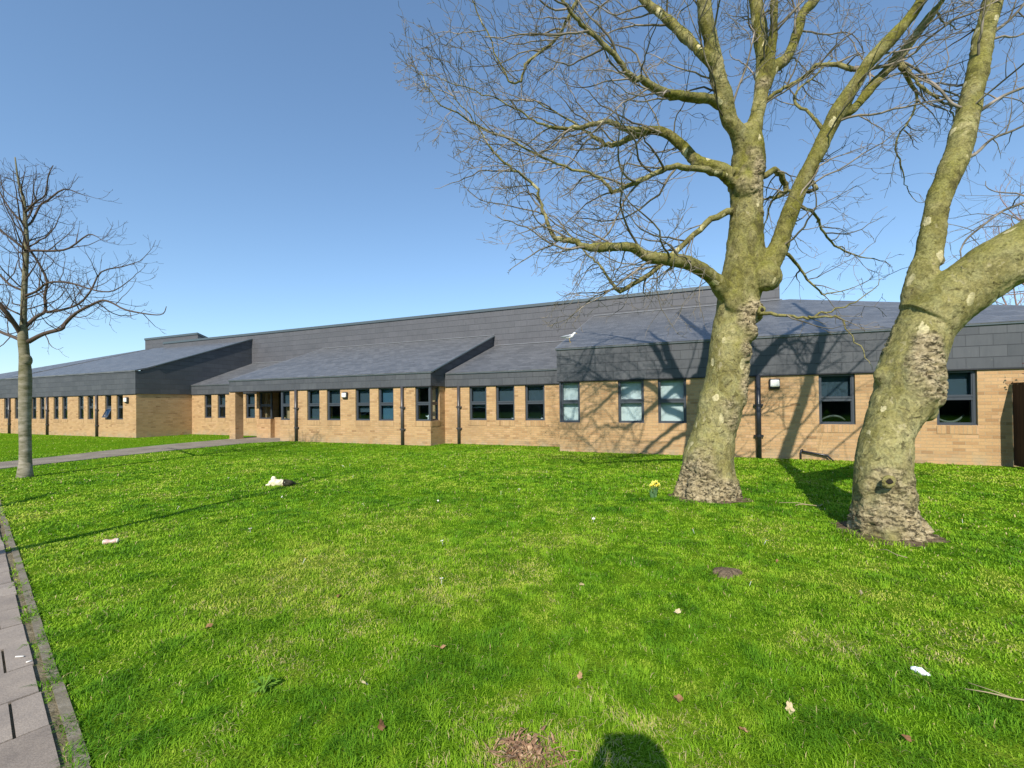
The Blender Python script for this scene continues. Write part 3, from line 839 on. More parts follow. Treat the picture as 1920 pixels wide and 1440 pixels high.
me = bpy.data.meshes.new("grass")
me.vertices.add(N * 5); me.vertices.foreach_set("co", V_.reshape(-1).astype(np.float32))
idx = np.arange(N) * 5
quad = np.c_[idx, idx + 1, idx + 2, idx + 3]; tri = np.c_[idx + 3, idx + 2, idx + 4]
lv = np.concatenate([quad.ravel(), tri.ravel()])
me.loops.add(len(lv)); me.loops.foreach_set("vertex_index", lv.astype(np.int32))
me.polygons.add(2 * N)
st_ = np.concatenate([np.arange(N) * 4, 4 * N + np.arange(N) * 3]).astype(np.int32)
me.polygons.foreach_set("loop_start", st_)
me.polygons.foreach_set("use_smooth", np.ones(2 * N, bool))
at = me.attributes.new("tint", 'FLOAT', 'POINT'); at.data.foreach_set("value", np.repeat(tint, 5).astype(np.float32))
me.update(calc_edges=True); me.validate()
m = bpy.data.materials.new("grass_blade"); m.use_nodes = True
nt = m.node_tree; nt.nodes.clear(); k = NT(nt)
out = k.n("ShaderNodeOutputMaterial"); df = k.n("ShaderNodeBsdfPrincipled"); tl = k.n("ShaderNodeBsdfTranslucent"); mx = k.n("ShaderNodeMixShader")
df.inputs["Roughness"].default_value = 0.6; df.inputs["Specular IOR Level"].default_value = 0.12
a_ = k.n("ShaderNodeAttribute", attribute_name="tint")
c = k.ramp(a_.outputs["Fac"], [(0.0, (0.066, 0.195, 0.010)), (0.25, (0.158, 0.336, 0.016)), (0.52, (0.288, 0.474, 0.024)), (0.80, (0.480, 0.540, 0.075)), (0.86, (0.52, 0.43, 0.15)), (1.0, (0.64, 0.53, 0.28))])
k.l(c, df.inputs["Base Color"]); k.l(c, tl.inputs["Color"])
mx.inputs[0].default_value = 0.30
k.l(df.outputs[0], mx.inputs[1]); k.l(tl.outputs[0], mx.inputs[2]); k.l(mx.outputs[0], out.inputs["Surface"])
me.materials.append(m); M['grass'] = m
go = bpy.data.objects.new("grass", me); col.objects.link(go)
tag(go, "short green grass of the lawn with yellowish and straw patches", "grass", kind="stuff")
print("blades", N)
PLANE = {
  'trunk': [(3.04,6.85,-0.17,0.496),(3.07,6.85,-0.0,0.433),(3.08,6.86,0.25,0.375),(3.12,6.88,0.65,0.357),(3.25,6.9,1.09,0.325),(3.32,6.9,1.39,0.331),(3.42,6.92,1.77,0.315),(3.49,6.93,2.2,0.306),(3.55,6.95,2.63,0.291),(3.61,6.95,2.89,0.283),(3.67,6.95,3.15,0.305),(3.74,6.95,3.49,0.318),(3.79,6.95,3.93,0.279),(3.82,6.95,4.56,0.241),(3.83,6.95,5.05,0.252),(3.86,6.95,5.48,0.233),(3.9,6.97,5.93,0.165)],
  'stem_left': [(3.85,6.95,5.4,0.183),(3.66,6.85,5.73,0.133),(3.47,6.75,5.94,0.118),(3.22,6.6,6.52,0.116),(3.08,6.5,6.94,0.101),(2.95,6.4,7.3,0.093),(2.86,6.3,7.72,0.085),(2.7,6.2,8.32,0.071),(2.59,6.1,8.98,0.058),(2.52,6.0,9.62,0.038)],
  'stem_mid': [(3.89,6.97,5.49,0.153),(4.06,7.05,6.14,0.119),(4.2,7.1,6.74,0.115),(4.24,7.15,7.29,0.105),(4.21,7.2,7.88,0.106),(4.19,7.25,8.47,0.1),(4.19,7.4,9.54,0.088),(4.17,7.5,10.69,0.067),(4.19,7.6,11.87,0.045)],
  'stem_midr': [(4.21,7.08,6.66,0.096),(4.39,7.1,7.0,0.09),(4.67,7.2,7.24,0.086),(4.93,7.3,7.77,0.082),(5.1,7.4,8.19,0.077),(5.42,7.5,8.55,0.063),(5.76,7.6,9.17,0.055),(6.22,7.8,10.25,0.041)],
  'stem_midc': [(4.26,7.1,6.72,0.082),(4.27,6.9,7.43,0.066),(4.23,6.8,7.86,0.064),(4.25,6.7,8.44,0.05),(4.32,6.6,9.17,0.037)],
  'limb_right': [(3.81,6.95,3.28,0.185),(4.03,6.85,3.59,0.185),(4.22,6.8,3.87,0.156),(4.34,6.75,4.31,0.13),(4.52,6.65,4.85,0.121),(4.76,6.55,5.39,0.112),(4.93,6.45,5.81,0.109),(5.12,6.4,6.13,0.102),(5.28,6.3,6.43,0.09),(5.49,6.2,6.66,0.083),(5.72,6.1,6.93,0.07),(5.83,6.0,7.13,0.062),(6.17,5.9,7.66,0.051),(6.51,5.8,8.28,0.036)],
  'limb_right2': [(4.95,6.45,5.79,0.081),(5.22,6.5,5.9,0.078),(5.51,6.5,6.26,0.076),(5.93,6.5,6.69,0.069),(6.22,6.5,7.07,0.062),(6.56,6.5,7.49,0.051),(6.87,6.5,7.96,0.046),(7.37,6.5,8.61,0.031)],
  'L1': [(3.66,6.95,3.02,0.158),(3.43,6.85,3.2,0.141),(3.07,6.65,3.45,0.112),(2.64,6.45,3.59,0.1),(2.29,6.3,3.58,0.091),(1.95,6.2,3.61,0.082),(1.72,6.1,3.7,0.074),(1.4,6.05,3.68,0.063),(1.08,5.95,3.64,0.051),(0.87,5.9,3.72,0.043),(0.61,5.85,3.74,0.036),(0.49,5.8,3.97,0.029),(0.41,5.75,4.21,0.025),(0.32,5.7,4.38,0.023),(0.05,5.6,4.55,0.019),(-0.17,5.5,4.67,0.017),(-0.3,5.45,4.86,0.013),(-0.5,5.4,5.14,0.01),(-0.68,5.3,5.3,0.007)],
  'L2': [(3.56,6.9,4.55,0.064),(3.25,6.95,4.43,0.056),(3.0,7.0,4.22,0.049),(2.73,7.1,3.98,0.046),(2.3,7.2,3.63,0.043),(1.86,7.3,3.4,0.04),(1.66,7.35,3.63,0.027),(1.45,7.4,3.93,0.023),(1.27,7.4,4.1,0.018),(0.96,7.5,4.52,0.014)],
  'L3': [(3.59,6.9,4.98,0.088),(3.28,6.7,5.03,0.063),(2.89,6.5,5.01,0.05),(2.44,6.3,4.94,0.045),(2.12,6.2,4.8,0.041),(1.74,6.05,4.58,0.036),(1.45,5.95,4.41,0.033),(1.35,5.9,4.47,0.029),(1.17,5.85,4.59,0.021),(0.84,5.8,4.65,0.02),(0.44,5.7,4.77,0.018),(0.05,5.6,4.92,0.016),(-0.39,5.5,5.05,0.014),(-0.64,5.4,5.15,0.012),(-0.89,5.3,5.24,0.008),(-1.09,5.2,5.53,0.006)],
  'L4': [(3.59,6.9,5.11,0.117),(3.37,6.95,5.29,0.1),(3.1,7.05,5.42,0.09),(2.87,7.15,5.76,0.083),(2.61,7.2,6.01,0.077),(2.32,7.3,6.11,0.062),(2.02,7.4,6.03,0.054),(1.8,7.5,5.98,0.05),(1.54,7.5,6.09,0.037),(1.28,7.6,6.36,0.028),(0.92,7.7,6.67,0.019),(0.45,7.8,6.99,0.014)],
  'L4b': [(2.36,7.3,6.11,0.053),(1.94,7.2,6.09,0.048),(1.6,7.1,6.13,0.043),(1.23,7.0,6.0,0.039),(0.84,6.9,5.91,0.03),(0.53,6.8,5.91,0.021),(0.26,6.8,6.08,0.017),(-0.12,6.7,6.22,0.012),(-0.52,6.6,6.32,0.01),(-1.0,6.5,6.41,0.008)],
  'L5': [(3.3,6.7,6.14,0.102),(3.08,6.6,6.15,0.078),(2.71,6.4,6.04,0.068),(2.26,6.2,5.96,0.059),(1.89,6.0,5.97,0.051),(1.64,5.85,5.97,0.042),(1.48,5.75,6.1,0.038),(1.23,5.65,6.25,0.034),(1.0,5.6,6.41,0.031),(0.83,5.5,6.48,0.027),(0.68,5.4,6.58,0.023),(0.53,5.4,6.85,0.02),(0.32,5.3,7.09,0.013)],
  'L6': [(3.22,6.6,6.61,0.091),(2.95,6.5,6.75,0.074),(2.75,6.7,7.22,0.07),(2.49,6.8,7.61,0.068),(2.22,6.9,7.94,0.061),(1.99,7.0,8.34,0.054),(1.58,7.1,8.97,0.043),(1.07,7.2,9.63,0.031),(0.46,7.3,10.3,0.018)],
  'L7': [(1.75,7.05,8.83,0.038),(1.15,7.0,8.08,0.034),(0.97,6.9,7.71,0.03),(0.78,6.8,7.29,0.027),(0.53,6.7,7.01,0.025),(0.26,6.6,6.7,0.022),(0.19,6.5,6.4,0.02),(0.0,6.5,6.37,0.018),(-0.25,6.4,6.9,0.014),(-0.49,6.3,7.38,0.012),(-0.64,6.3,7.76,0.008)],
  'R1': [(3.76,6.8,2.83,0.035),(3.84,6.5,2.81,0.03),(4.04,6.3,2.75,0.025),(4.27,6.2,2.68,0.023),(4.39,6.2,2.73,0.019),(4.54,6.1,2.77,0.015),(4.72,6.0,2.83,0.011),(4.97,6.0,2.98,0.008),(5.1,5.9,3.17,0.005)],
  'R1b': [(4.27,6.2,2.68,0.019),(4.39,6.0,2.66,0.017),(4.52,5.9,2.61,0.014),(4.54,5.8,2.42,0.012),(4.65,5.7,2.13,0.008),(4.68,5.6,1.88,0.004)],
  'R2': [(4.14,7.0,5.16,0.055),(4.53,7.3,5.4,0.054),(4.79,7.5,5.32,0.05),(4.83,7.6,5.14,0.042),(4.62,7.7,5.12,0.022)],
  'R3': [(4.23,7.0,6.43,0.035),(4.56,7.1,6.67,0.031),(4.76,7.0,6.73,0.031),(4.96,6.8,6.83,0.034),(5.23,6.5,6.51,0.04)],
  'R4': [(5.78,6.5,6.65,0.038),(5.91,6.45,6.5,0.036),(6.17,6.6,6.37,0.03),(6.38,6.7,6.15,0.022),(6.34,6.8,5.92,0.019),(6.21,6.9,5.6,0.016),(6.38,7.0,5.31,0.013),(6.56,7.1,5.01,0.007)],
  'R5': [(5.85,6.5,6.71,0.034),(5.91,6.45,6.58,0.03),(6.06,6.4,6.26,0.027),(6.23,6.3,5.95,0.024),(6.43,6.3,5.83,0.017),(6.44,6.2,5.56,0.011)],
  'R6': [(4.37,6.72,4.57,0.034),(4.52,6.75,4.56,0.031),(4.98,7.0,4.54,0.027),(5.21,7.2,4.36,0.023),(5.58,7.4,4.16,0.02),(6.15,7.6,4.04,0.014),(6.7,7.7,3.97,0.008)],
  'R7': [(4.2,6.8,3.94,0.034),(4.44,6.85,3.8,0.03),(4.71,7.0,3.63,0.027),(5.03,7.1,3.35,0.019),(5.35,7.3,3.29,0.014),(5.96,7.5,3.45,0.008)],
  'R8': [(4.64,6.62,4.87,0.034),(4.7,6.6,4.76,0.033),(4.66,6.9,4.84,0.031),(4.57,7.3,5.02,0.025),(4.56,7.6,4.81,0.017),(4.58,7.8,4.51,0.008)],
  'R9': [(4.76,6.55,5.65,0.031),(4.85,6.9,6.09,0.029),(4.8,7.2,6.52,0.027),(5.05,7.5,6.91,0.024),(5.59,7.8,7.42,0.021),(6.04,8.0,7.87,0.013)],
}
LEANING = {
  'trunk': [(4.21,4.85,-0.24,0.34),(4.19,4.85,-0.09,0.318),(4.17,4.86,0.09,0.301),(4.18,4.88,0.42,0.284),(4.19,4.9,0.65,0.263),(4.23,4.92,0.89,0.248),(4.3,4.95,1.12,0.238),(4.43,4.98,1.36,0.268),(4.58,5.0,1.55,0.314),(4.62,5.02,1.74,0.313),(4.67,5.04,1.93,0.289),(4.75,5.05,2.08,0.283),(4.84,5.05,2.32,0.279),(4.89,5.05,2.49,0.263)],
  'stem': [(4.82,5.05,2.3,0.204),(4.82,5.1,2.69,0.157),(4.84,5.1,2.82,0.151),(4.92,5.12,3.07,0.136),(5.0,5.14,3.22,0.137),(5.15,5.2,3.81,0.121),(5.34,5.25,4.16,0.132),(5.53,5.3,4.52,0.139),(5.76,5.4,5.05,0.127),(6.01,5.5,5.68,0.113),(6.2,5.6,6.16,0.112),(6.45,5.7,6.8,0.108),(6.83,5.9,7.73,0.101),(7.16,6.1,8.86,0.089),(7.46,6.3,10.21,0.069),(7.76,6.5,11.64,0.047)],
  'limb': [(4.87,5.05,2.42,0.317),(5.01,4.98,2.6,0.3),(5.17,4.9,2.76,0.288),(5.37,4.8,2.94,0.29),(5.63,4.72,3.14,0.268),(5.96,4.65,3.4,0.234),(6.42,4.6,3.81,0.193),(7.0,4.6,4.38,0.151),(7.59,4.6,5.06,0.107),(8.07,4.6,5.86,0.068),(8.32,4.6,6.67,0.041)],
  'limb_side': [(5.36,4.85,2.8,0.147),(5.48,4.6,2.87,0.139),(5.69,4.4,3.0,0.114),(5.95,4.2,3.19,0.084),(6.43,4.1,3.5,0.058)],
  'S1': [(5.8,5.42,5.08,0.024),(6.01,5.45,5.17,0.024),(6.56,5.7,5.51,0.019),(7.16,5.9,5.8,0.017),(7.94,6.1,6.17,0.011)],
  'S2': [(7.75,6.1,4.49,0.023),(7.05,5.9,4.18,0.017),(6.53,5.7,3.98,0.015),(5.91,5.4,3.65,0.012),(5.51,5.2,3.42,0.01),(5.33,5.1,3.25,0.007)],
  'S3': [(5.52,5.3,4.44,0.022),(5.74,5.3,4.51,0.021),(6.18,5.5,4.82,0.016),(6.69,5.7,5.05,0.014),(7.3,5.9,5.35,0.008)],
  'S4': [(5.8,5.42,5.15,0.022),(5.58,5.4,5.21,0.017),(5.61,5.6,5.56,0.015),(5.64,5.8,5.81,0.011),(5.57,6.0,5.89,0.006)],
  'S5': [(6.24,5.62,6.26,0.025),(6.39,5.65,6.33,0.024),(6.77,5.8,6.6,0.019),(7.27,6.0,7.07,0.016),(7.79,6.2,7.72,0.011)],
}
YOUNG = {
  'trunk': [(-10.6,9.4,-0.11,0.154),(-10.6,9.4,-0.01,0.127),(-10.6,9.4,0.29,0.104),(-10.6,9.4,0.7,0.096),(-10.61,9.4,1.39,0.1),(-10.6,9.4,2.15,0.104),(-10.62,9.4,2.67,0.085),(-10.65,9.4,3.02,0.085),(-10.64,9.4,3.31,0.065),(-10.64,9.4,3.43,0.054),(-10.62,9.4,4.1,0.05),(-10.59,9.4,4.64,0.046),(-10.57,9.4,5.19,0.041),(-10.6,9.4,5.61,0.035),(-10.62,9.4,6.02,0.027),(-10.74,9.4,6.44,0.019),(-10.82,9.4,7.0,0.011)],
  'B1': [(-10.52,9.4,2.96,0.052),(-9.98,9.2,3.09,0.04),(-9.5,9.1,3.17,0.037),(-9.44,9.1,3.26,0.033),(-9.09,9.0,3.48,0.029),(-8.68,8.9,3.62,0.028),(-8.34,8.8,3.69,0.023),(-8.13,8.8,3.63,0.018),(-7.78,8.7,3.47,0.016),(-7.27,8.7,3.37,0.012),(-6.95,8.6,3.36,0.009),(-6.88,8.6,3.51,0.006)],
  'B2': [(-10.62,9.4,3.26,0.037),(-10.48,9.5,3.51,0.034),(-10.38,9.6,3.67,0.029),(-10.39,9.6,4.0,0.026),(-10.34,9.6,4.34,0.024),(-10.43,9.5,4.73,0.02),(-10.47,9.4,4.92,0.024)],
  'B3': [(-10.69,9.4,3.11,0.049),(-10.66,9.3,3.24,0.045),(-10.63,9.1,3.49,0.043),(-10.68,9.0,3.66,0.038),(-10.89,8.9,4.05,0.029),(-11.09,8.8,4.63,0.021),(-11.13,8.7,5.25,0.01)],
  'B4': [(-10.66,9.4,2.97,0.042),(-11.07,9.6,3.09,0.038),(-11.74,9.9,3.27,0.034),(-12.61,10.2,3.61,0.025),(-13.5,10.4,3.91,0.015)],
  'B5': [(-10.34,9.6,3.64,0.03),(-9.96,9.6,3.7,0.024),(-9.71,9.7,3.86,0.021),(-9.46,9.7,4.14,0.018),(-9.32,9.8,4.59,0.016),(-8.92,9.9,4.74,0.013),(-8.53,9.9,4.86,0.008)],
  'B6': [(-10.59,9.4,3.96,0.029),(-10.12,9.2,4.01,0.023),(-9.78,9.1,4.15,0.021),(-9.23,9.0,4.12,0.019),(-8.57,8.9,3.92,0.014),(-8.19,8.9,3.92,0.012),(-7.71,8.8,4.16,0.007)],
  'B7': [(-10.57,9.4,4.95,0.029),(-10.22,9.3,4.91,0.024),(-9.88,9.3,4.9,0.022),(-9.43,9.2,4.92,0.019),(-9.03,9.2,5.2,0.014),(-8.71,9.1,5.1,0.007)],
  'B8': [(-10.6,9.4,5.47,0.025),(-10.56,9.5,5.63,0.02),(-10.49,9.6,6.03,0.019),(-10.31,9.6,6.15,0.018),(-10.06,9.7,6.44,0.015),(-9.64,9.7,6.31,0.007)],
  'B9': [(-10.61,9.4,5.77,0.023),(-10.28,9.3,5.95,0.018),(-10.05,9.3,6.12,0.015),(-9.88,9.2,6.47,0.012),(-9.77,9.2,6.7,0.006)],
  'B10': [(-10.62,9.4,4.07,0.028),(-11.03,9.5,4.22,0.023),(-11.39,9.6,4.49,0.019),(-11.87,9.7,4.95,0.013),(-12.23,9.8,5.47,0.006)],
  'B11': [(-10.58,9.4,4.95,0.025),(-10.74,9.3,5.14,0.021),(-10.91,9.2,5.34,0.016),(-11.13,9.1,5.75,0.011),(-11.18,9.0,6.04,0.005)],
  'B12': [(-10.6,9.4,5.53,0.022),(-10.97,9.5,5.81,0.017),(-11.33,9.6,6.22,0.014),(-11.51,9.6,6.7,0.01),(-11.51,9.7,7.12,0.006)],
}

# ------------------------------------------------------------------ trees
def bark_mat(name, moss=1.0, pale=1.0):
    m, nt, b = mat(name, rough=0.9, spec=0.15)
    k = NT(nt); geo = k.n("ShaderNodeTexCoord").outputs["Object"]; g = k.n("ShaderNodeNewGeometry")
    sp = k.n("ShaderNodeSeparateXYZ"); k.l(geo, sp.inputs[0]); sn = k.n("ShaderNodeSeparateXYZ"); k.l(g.outputs["Normal"], sn.inputs[0])
    mp = k.n("ShaderNodeMapping"); k.l(geo, mp.inputs["Vector"]); mp.inputs["Scale"].default_value = (1, 1, 0.65)
    wp = k.n("ShaderNodeTexNoise"); wp.inputs["Scale"].default_value = 6; wp.inputs["Detail"].default_value = 3; k.l(mp.outputs[0], wp.inputs["Vector"])
    wv = k.n("ShaderNodeVectorMath", operation='SCALE'); k.l(wp.outputs["Color"], wv.inputs[0]); wv.inputs["Scale"].default_value = 0.18
    wa = k.n("ShaderNodeVectorMath", operation='ADD'); k.l(mp.outputs[0], wa.inputs[0]); k.l(wv.outputs[0], wa.inputs[1]); wc = wa.outputs[0]
    n1 = k.noise(wc, 3.2, 6, 0.62); n2 = k.noise(wc, 8.5, 6, 0.66); n3 = k.noise(geo, 42, 5, 0.7); n4 = k.noise(wc, 17, 4, 0.6)
    c = k.ramp(n1, [(0.30, (0.090, 0.075, 0.024)), (0.43, (0.225, 0.193, 0.074)), (0.55, (0.330, 0.285, 0.125)), (0.68, (0.48, 0.41, 0.22))])
    # grey green, tan and pale plates with hard edges
    c = k.mix(k.ramp(n2, [(0.50, (0, 0, 0)), (0.56, (0.7,) * 3)]), c, (0.310 * pale, 0.285 * pale, 0.135 * pale))
    c = k.mix(k.ramp(n4, [(0.53, (0, 0, 0)), (0.60, (0.50,) * 3)]), c, (0.095, 0.082, 0.038))
    hs = k.n("ShaderNodeMapping"); k.l(wc, hs.inputs["Vector"]); hs.inputs["Scale"].default_value = (1, 1, 3.2)
    c = k.mix(k.ramp(k.noise(hs.outputs[0], 9, 6, 0.72), [(0.56, (0,) * 3), (0.62, (0.85,) * 3)]), c, (0.060, 0.048, 0.024))
    c = k.mix(k.ramp(n2, [(0.36, (0.8,) * 3), (0.385, (0, 0, 0))]), c, (0.40 * pale, 0.34 * pale, 0.20 * pale))
    # mossy yellow green towards the upper limbs
    mz = k.math('MULTIPLY', k.math('SUBTRACT', sp.outputs[2], 1.5, False), 0.34, True)
    mz = k.math('MULTIPLY', mz, k.ramp(k.noise(wc, 2.4, 5, 0.6), [(0.36, (0.05,) * 3), (0.60, (1,) * 3)]))
    c = k.mix(k.math('MULTIPLY', mz, 0.85 * moss), c, k.mix(n3, (0.050, 0.047, 0.006), (0.230, 0.212, 0.028)))
    c = k.mix(k.math('MULTIPLY', mz, k.ramp(k.noise(wc, 6.5, 6, 0.68), [(0.50, (0,) * 3), (0.60, (0.85,) * 3)])), c, (0.062, 0.052, 0.020))
    mtop = k.math('MULTIPLY', k.ramp(sn.outputs[2], [(0.05, (0,) * 3), (0.7, (1,) * 3)]), 0.55 * moss)
    c = k.mix(mtop, c, k.mix(n3, (0.10, 0.105, 0.012), (0.26, 0.25, 0.045)))
    # fresh cream flakes
    vo = k.n("ShaderNodeTexVoronoi"); vo.inputs["Scale"].default_value = 3.6; k.l(wc, vo.inputs["Vector"])
    fl = k.math('MULTIPLY', k.ramp(k.math('ADD', vo.outputs["Distance"], k.math('MULTIPLY', n2, 0.30)), [(0.325, (1,) * 3), (0.337, (0,) * 3)]), k.ramp(k.noise(geo, 1.7, 2), [(0.40, (0,) * 3), (0.46, (1,) * 3)]))
    c = k.mix(k.math('MULTIPLY', fl, 0.9), c, (0.56, 0.49, 0.27))
    # scaly old bark
    at = k.n("ShaderNodeAttribute", attribute_name="rough")
    sc = k.n("ShaderNodeMapping"); k.l(geo, sc.inputs["Vector"]); sc.inputs["Scale"].default_value = (1, 1, 1.9)
    sv = k.n("ShaderNodeVectorMath", operation='ADD'); k.l(sc.outputs[0], sv.inputs[0]); k.l(wv.outputs[0], sv.inputs[1])
    ed = k.ramp(k.noise(sv.outputs[0], 13, 7, 0.74), [(0.36, (0,) * 3), (0.48, (1,) * 3)])
    rc = k.ramp(k.noise(geo, 19, 5, 0.7), [(0.30, (0.23, 0.18, 0.10)), (0.5, (0.37, 0.295, 0.175)), (0.68, (0.52, 0.43, 0.275))])
    rc = k.mix(ed, (0.055, 0.042, 0.022), rc)  # crevice shade put into the colour of the scaly bark
    c = k.mix(k.math('MULTIPLY', at.outputs["Fac"], 0.9), c, rc)
    c = k.mix(0.6, c, k.ramp(n3, [(0.32, (0.40,) * 3), (0.68, (1.5,) * 3)]), 'MULTIPLY')  # shade of the fine crevices painted over all the bark
    k.l(c, b.inputs["Base Color"])
    edn = k.math('MULTIPLY', k.math('MULTIPLY', ed, at.outputs["Fac"]), 1.3)
    h = k.math('ADD', k.math('ADD', k.math('MULTIPLY', n3, 0.5), edn), k.math('MULTIPLY', n2, 0.9))
    k.bump(h, 0.9, 0.022, b)
    return m
M['bark'] = bark_mat('plane_bark')
M['bark2'] = bark_mat('leaning_tree_bark', 0.8, 1.05)
M['bark_limb'] = bark_mat('limb_bark', 0.55, 0.9)
m, nt, b = mat('twig_bark', rough=0.8, spec=0.2); M['twig'] = m
k = NT(nt); geo = k.n("ShaderNodeTexCoord").outputs["Object"]
k.l(k.ramp(k.noise(geo, 2.2, 3), [(0.3, (0.065, 0.055, 0.033)), (0.5, (0.19, 0.16, 0.115)), (0.7, (0.38, 0.315, 0.265))]), b.inputs["Base Color"])
M['young_twig'], nt, b = mat('young_twig_bark', (0.085, 0.058, 0.040), 0.8)
M['red_twig'], nt, b = mat('reddish_twig_bark', (0.30, 0.19, 0.17), 0.8)
m, nt, b = mat('young_bark', rough=0.85, spec=0.2); M['young'] = m
k = NT(nt); geo = k.n("ShaderNodeTexCoord").outputs["Object"]
mp = k.n("ShaderNodeMapping"); k.l(geo, mp.inputs["Vector"]); mp.inputs["Scale"].default_value = (3, 3, 9)
nn = k.noise(mp.outputs[0], 1.6, 5, 0.6)
c = k.ramp(nn, [(0.28, (0.085, 0.085, 0.035)), (0.45, (0.20, 0.18, 0.12)), (0.65, (0.34, 0.30, 0.23))])
sp = k.n("ShaderNodeSeparateXYZ"); k.l(geo, sp.inputs[0])
c = k.mix(k.math('MULTIPLY', k.math('MULTIPLY', k.math('SUBTRACT', sp.outputs[2], 1.2), 0.7, True), 0.55), c, (0.11, 0.10, 0.035))
k.l(c, b.inputs["Base Color"]); k.bump(nn, 0.6, 0.02, b)
M['hole_shade'], nt, b = mat('hole_shade_paint', (0.02, 0.015, 0.01), 0.95)

def catmull(pts, sub=3):
    out = []
    n = len(pts)
    P = [np.array(p, float) for p in pts]
    for i in range(n - 1):
        p0, p1, p2, p3 = P[max(i - 1, 0)], P[i], P[i + 1], P[min(i + 2, n - 1)]
        for j in range(sub):
            t = j / sub
            out.append(0.5 * ((2 * p1) + (p2 - p0) * t + (2 * p0 - 5 * p1 + 4 * p2 - p3) * t * t + (3 * p1 - p0 - 3 * p2 + p3) * t ** 3))
    out.append(P[-1]); return out

def fused(mb, name, mt, parent, origin, voxel, disp, rough_fn, smooth_it=4):
    """tubes and burls fused into one continuous surface, then given bark relief"""
    tmp = mb.build("tmp", mt)
    rm = tmp.modifiers.new("r", 'REMESH'); rm.mode = 'VOXEL'; rm.voxel_size = voxel; rm.adaptivity = 0
    sm = tmp.modifiers.new("s", 'SMOOTH'); sm.factor = 0.5; sm.iterations = smooth_it
    dg = bpy.context.evaluated_depsgraph_get(); dg.update()
    me = bpy.data.meshes.new_from_object(tmp.evaluated_get(dg), preserve_all_data_layers=False, depsgraph=dg)
    bpy.data.objects.remove(tmp)
    n = len(me.vertices)
    co = np.empty(n * 3, np.float32); me.vertices.foreach_get("co", co); co = co.reshape(-1, 3).astype(float)
    no = np.empty(n * 3, np.float32); me.vertices.foreach_get("normal", no); no = no.reshape(-1, 3).astype(float)
    rough = rough_fn(co) if rough_fn else np.zeros(n)
    if disp:
        d = (fbm(co, 3.2, 3, 5) - 0.5) * 0.060 * disp
        S = co * np.array([1, 1, 2.0])
        ridg = 1 - np.abs(fbm(S, 11, 3, 9) * 2 - 1)
        d += rough * (ridg - 0.72) * 0.085 * disp + rough * 0.006 * disp + (fbm(co * np.array([1, 1, 1.6]), 20, 2, 15) - 0.5) * 0.014 * disp
        co = co + no * d[:, None]
    co -= np.array(origin)
    me.vertices.foreach_set("co", co.reshape(-1).astype(np.float32))
    at = me.attributes.new("rough", 'FLOAT', 'POINT'); at.data.foreach_set("value", rough.astype(np.float32))
    me.polygons.foreach_set("use_smooth", np.ones(len(me.polygons), bool))
    me.materials.clear(); me.materials.append(mt); me.name = name
    me.update()
    o = bpy.data.objects.new(name, me); col.objects.link(o)
    if parent: o.parent = parent
    return o

def grow(mb, p, d, L, r, lvl, rng, keep, up=0.05, wig=0.30, seg=0.10, dens=6.0, kr=0.5, minr=0.0022, droop=0.0, bias=None, bw=0.0):
    n = max(3, min(12, int(L / seg)))
    pts = [p]; q = p.copy(); dd = d.normalized()
    for i in range(n):
        t = i / n
        dd = (dd + Vector((rng.gauss(0, wig), rng.gauss(0, wig), rng.gauss(0, wig) + up * (t * 2.0 - droop))) + (bias(q) * bw if bias else Vector())).normalized()
        q = q + dd * (L / n)
        if keep and not keep(q):
            if i < 1: return
            break
        pts.append(q.copy())
    m_ = len(pts)
    if m_ < 2: return
    rads = [max(minr * 0.7, r * (1 - 0.72 * i / (m_ - 1))) for i in range(m_)]
    mb.tube(pts, rads, 5 if r > 0.012 else (4 if r > 0.006 else 3), cap=False)
    if lvl <= 0: return
    nc = max(1, int(L * dens + rng.random()))
    side = rng.random() * 6.28
    for c_ in range(nc):
        t = 0.12 + 0.88 * (c_ + rng.random()) / nc
        i = min(m_ - 2, int(t * (m_ - 1)))
        b0 = pts[i].lerp(pts[i + 1], t * (m_ - 1) - i)
        ax = (pts[i + 1] - pts[i]).normalized()
        side += 2.4 + rng.gauss(0, 0.5)
        o1 = ax.orthogonal().normalized(); o2 = ax.cross(o1)
        ang = R(rng.uniform(32, 62))
        nd = ax * math.cos(ang) + (o1 * math.cos(side) + o2 * math.sin(side)) * math.sin(ang)
        grow(mb, b0, nd, L * rng.uniform(0.34, 0.62) * (1.15 - 0.45 * t), max(minr, rads[i] * kr), lvl - 1, rng, keep, up, wig * 1.05, seg * 0.75, dens * 1.35, kr, minr, droop, bias, bw)

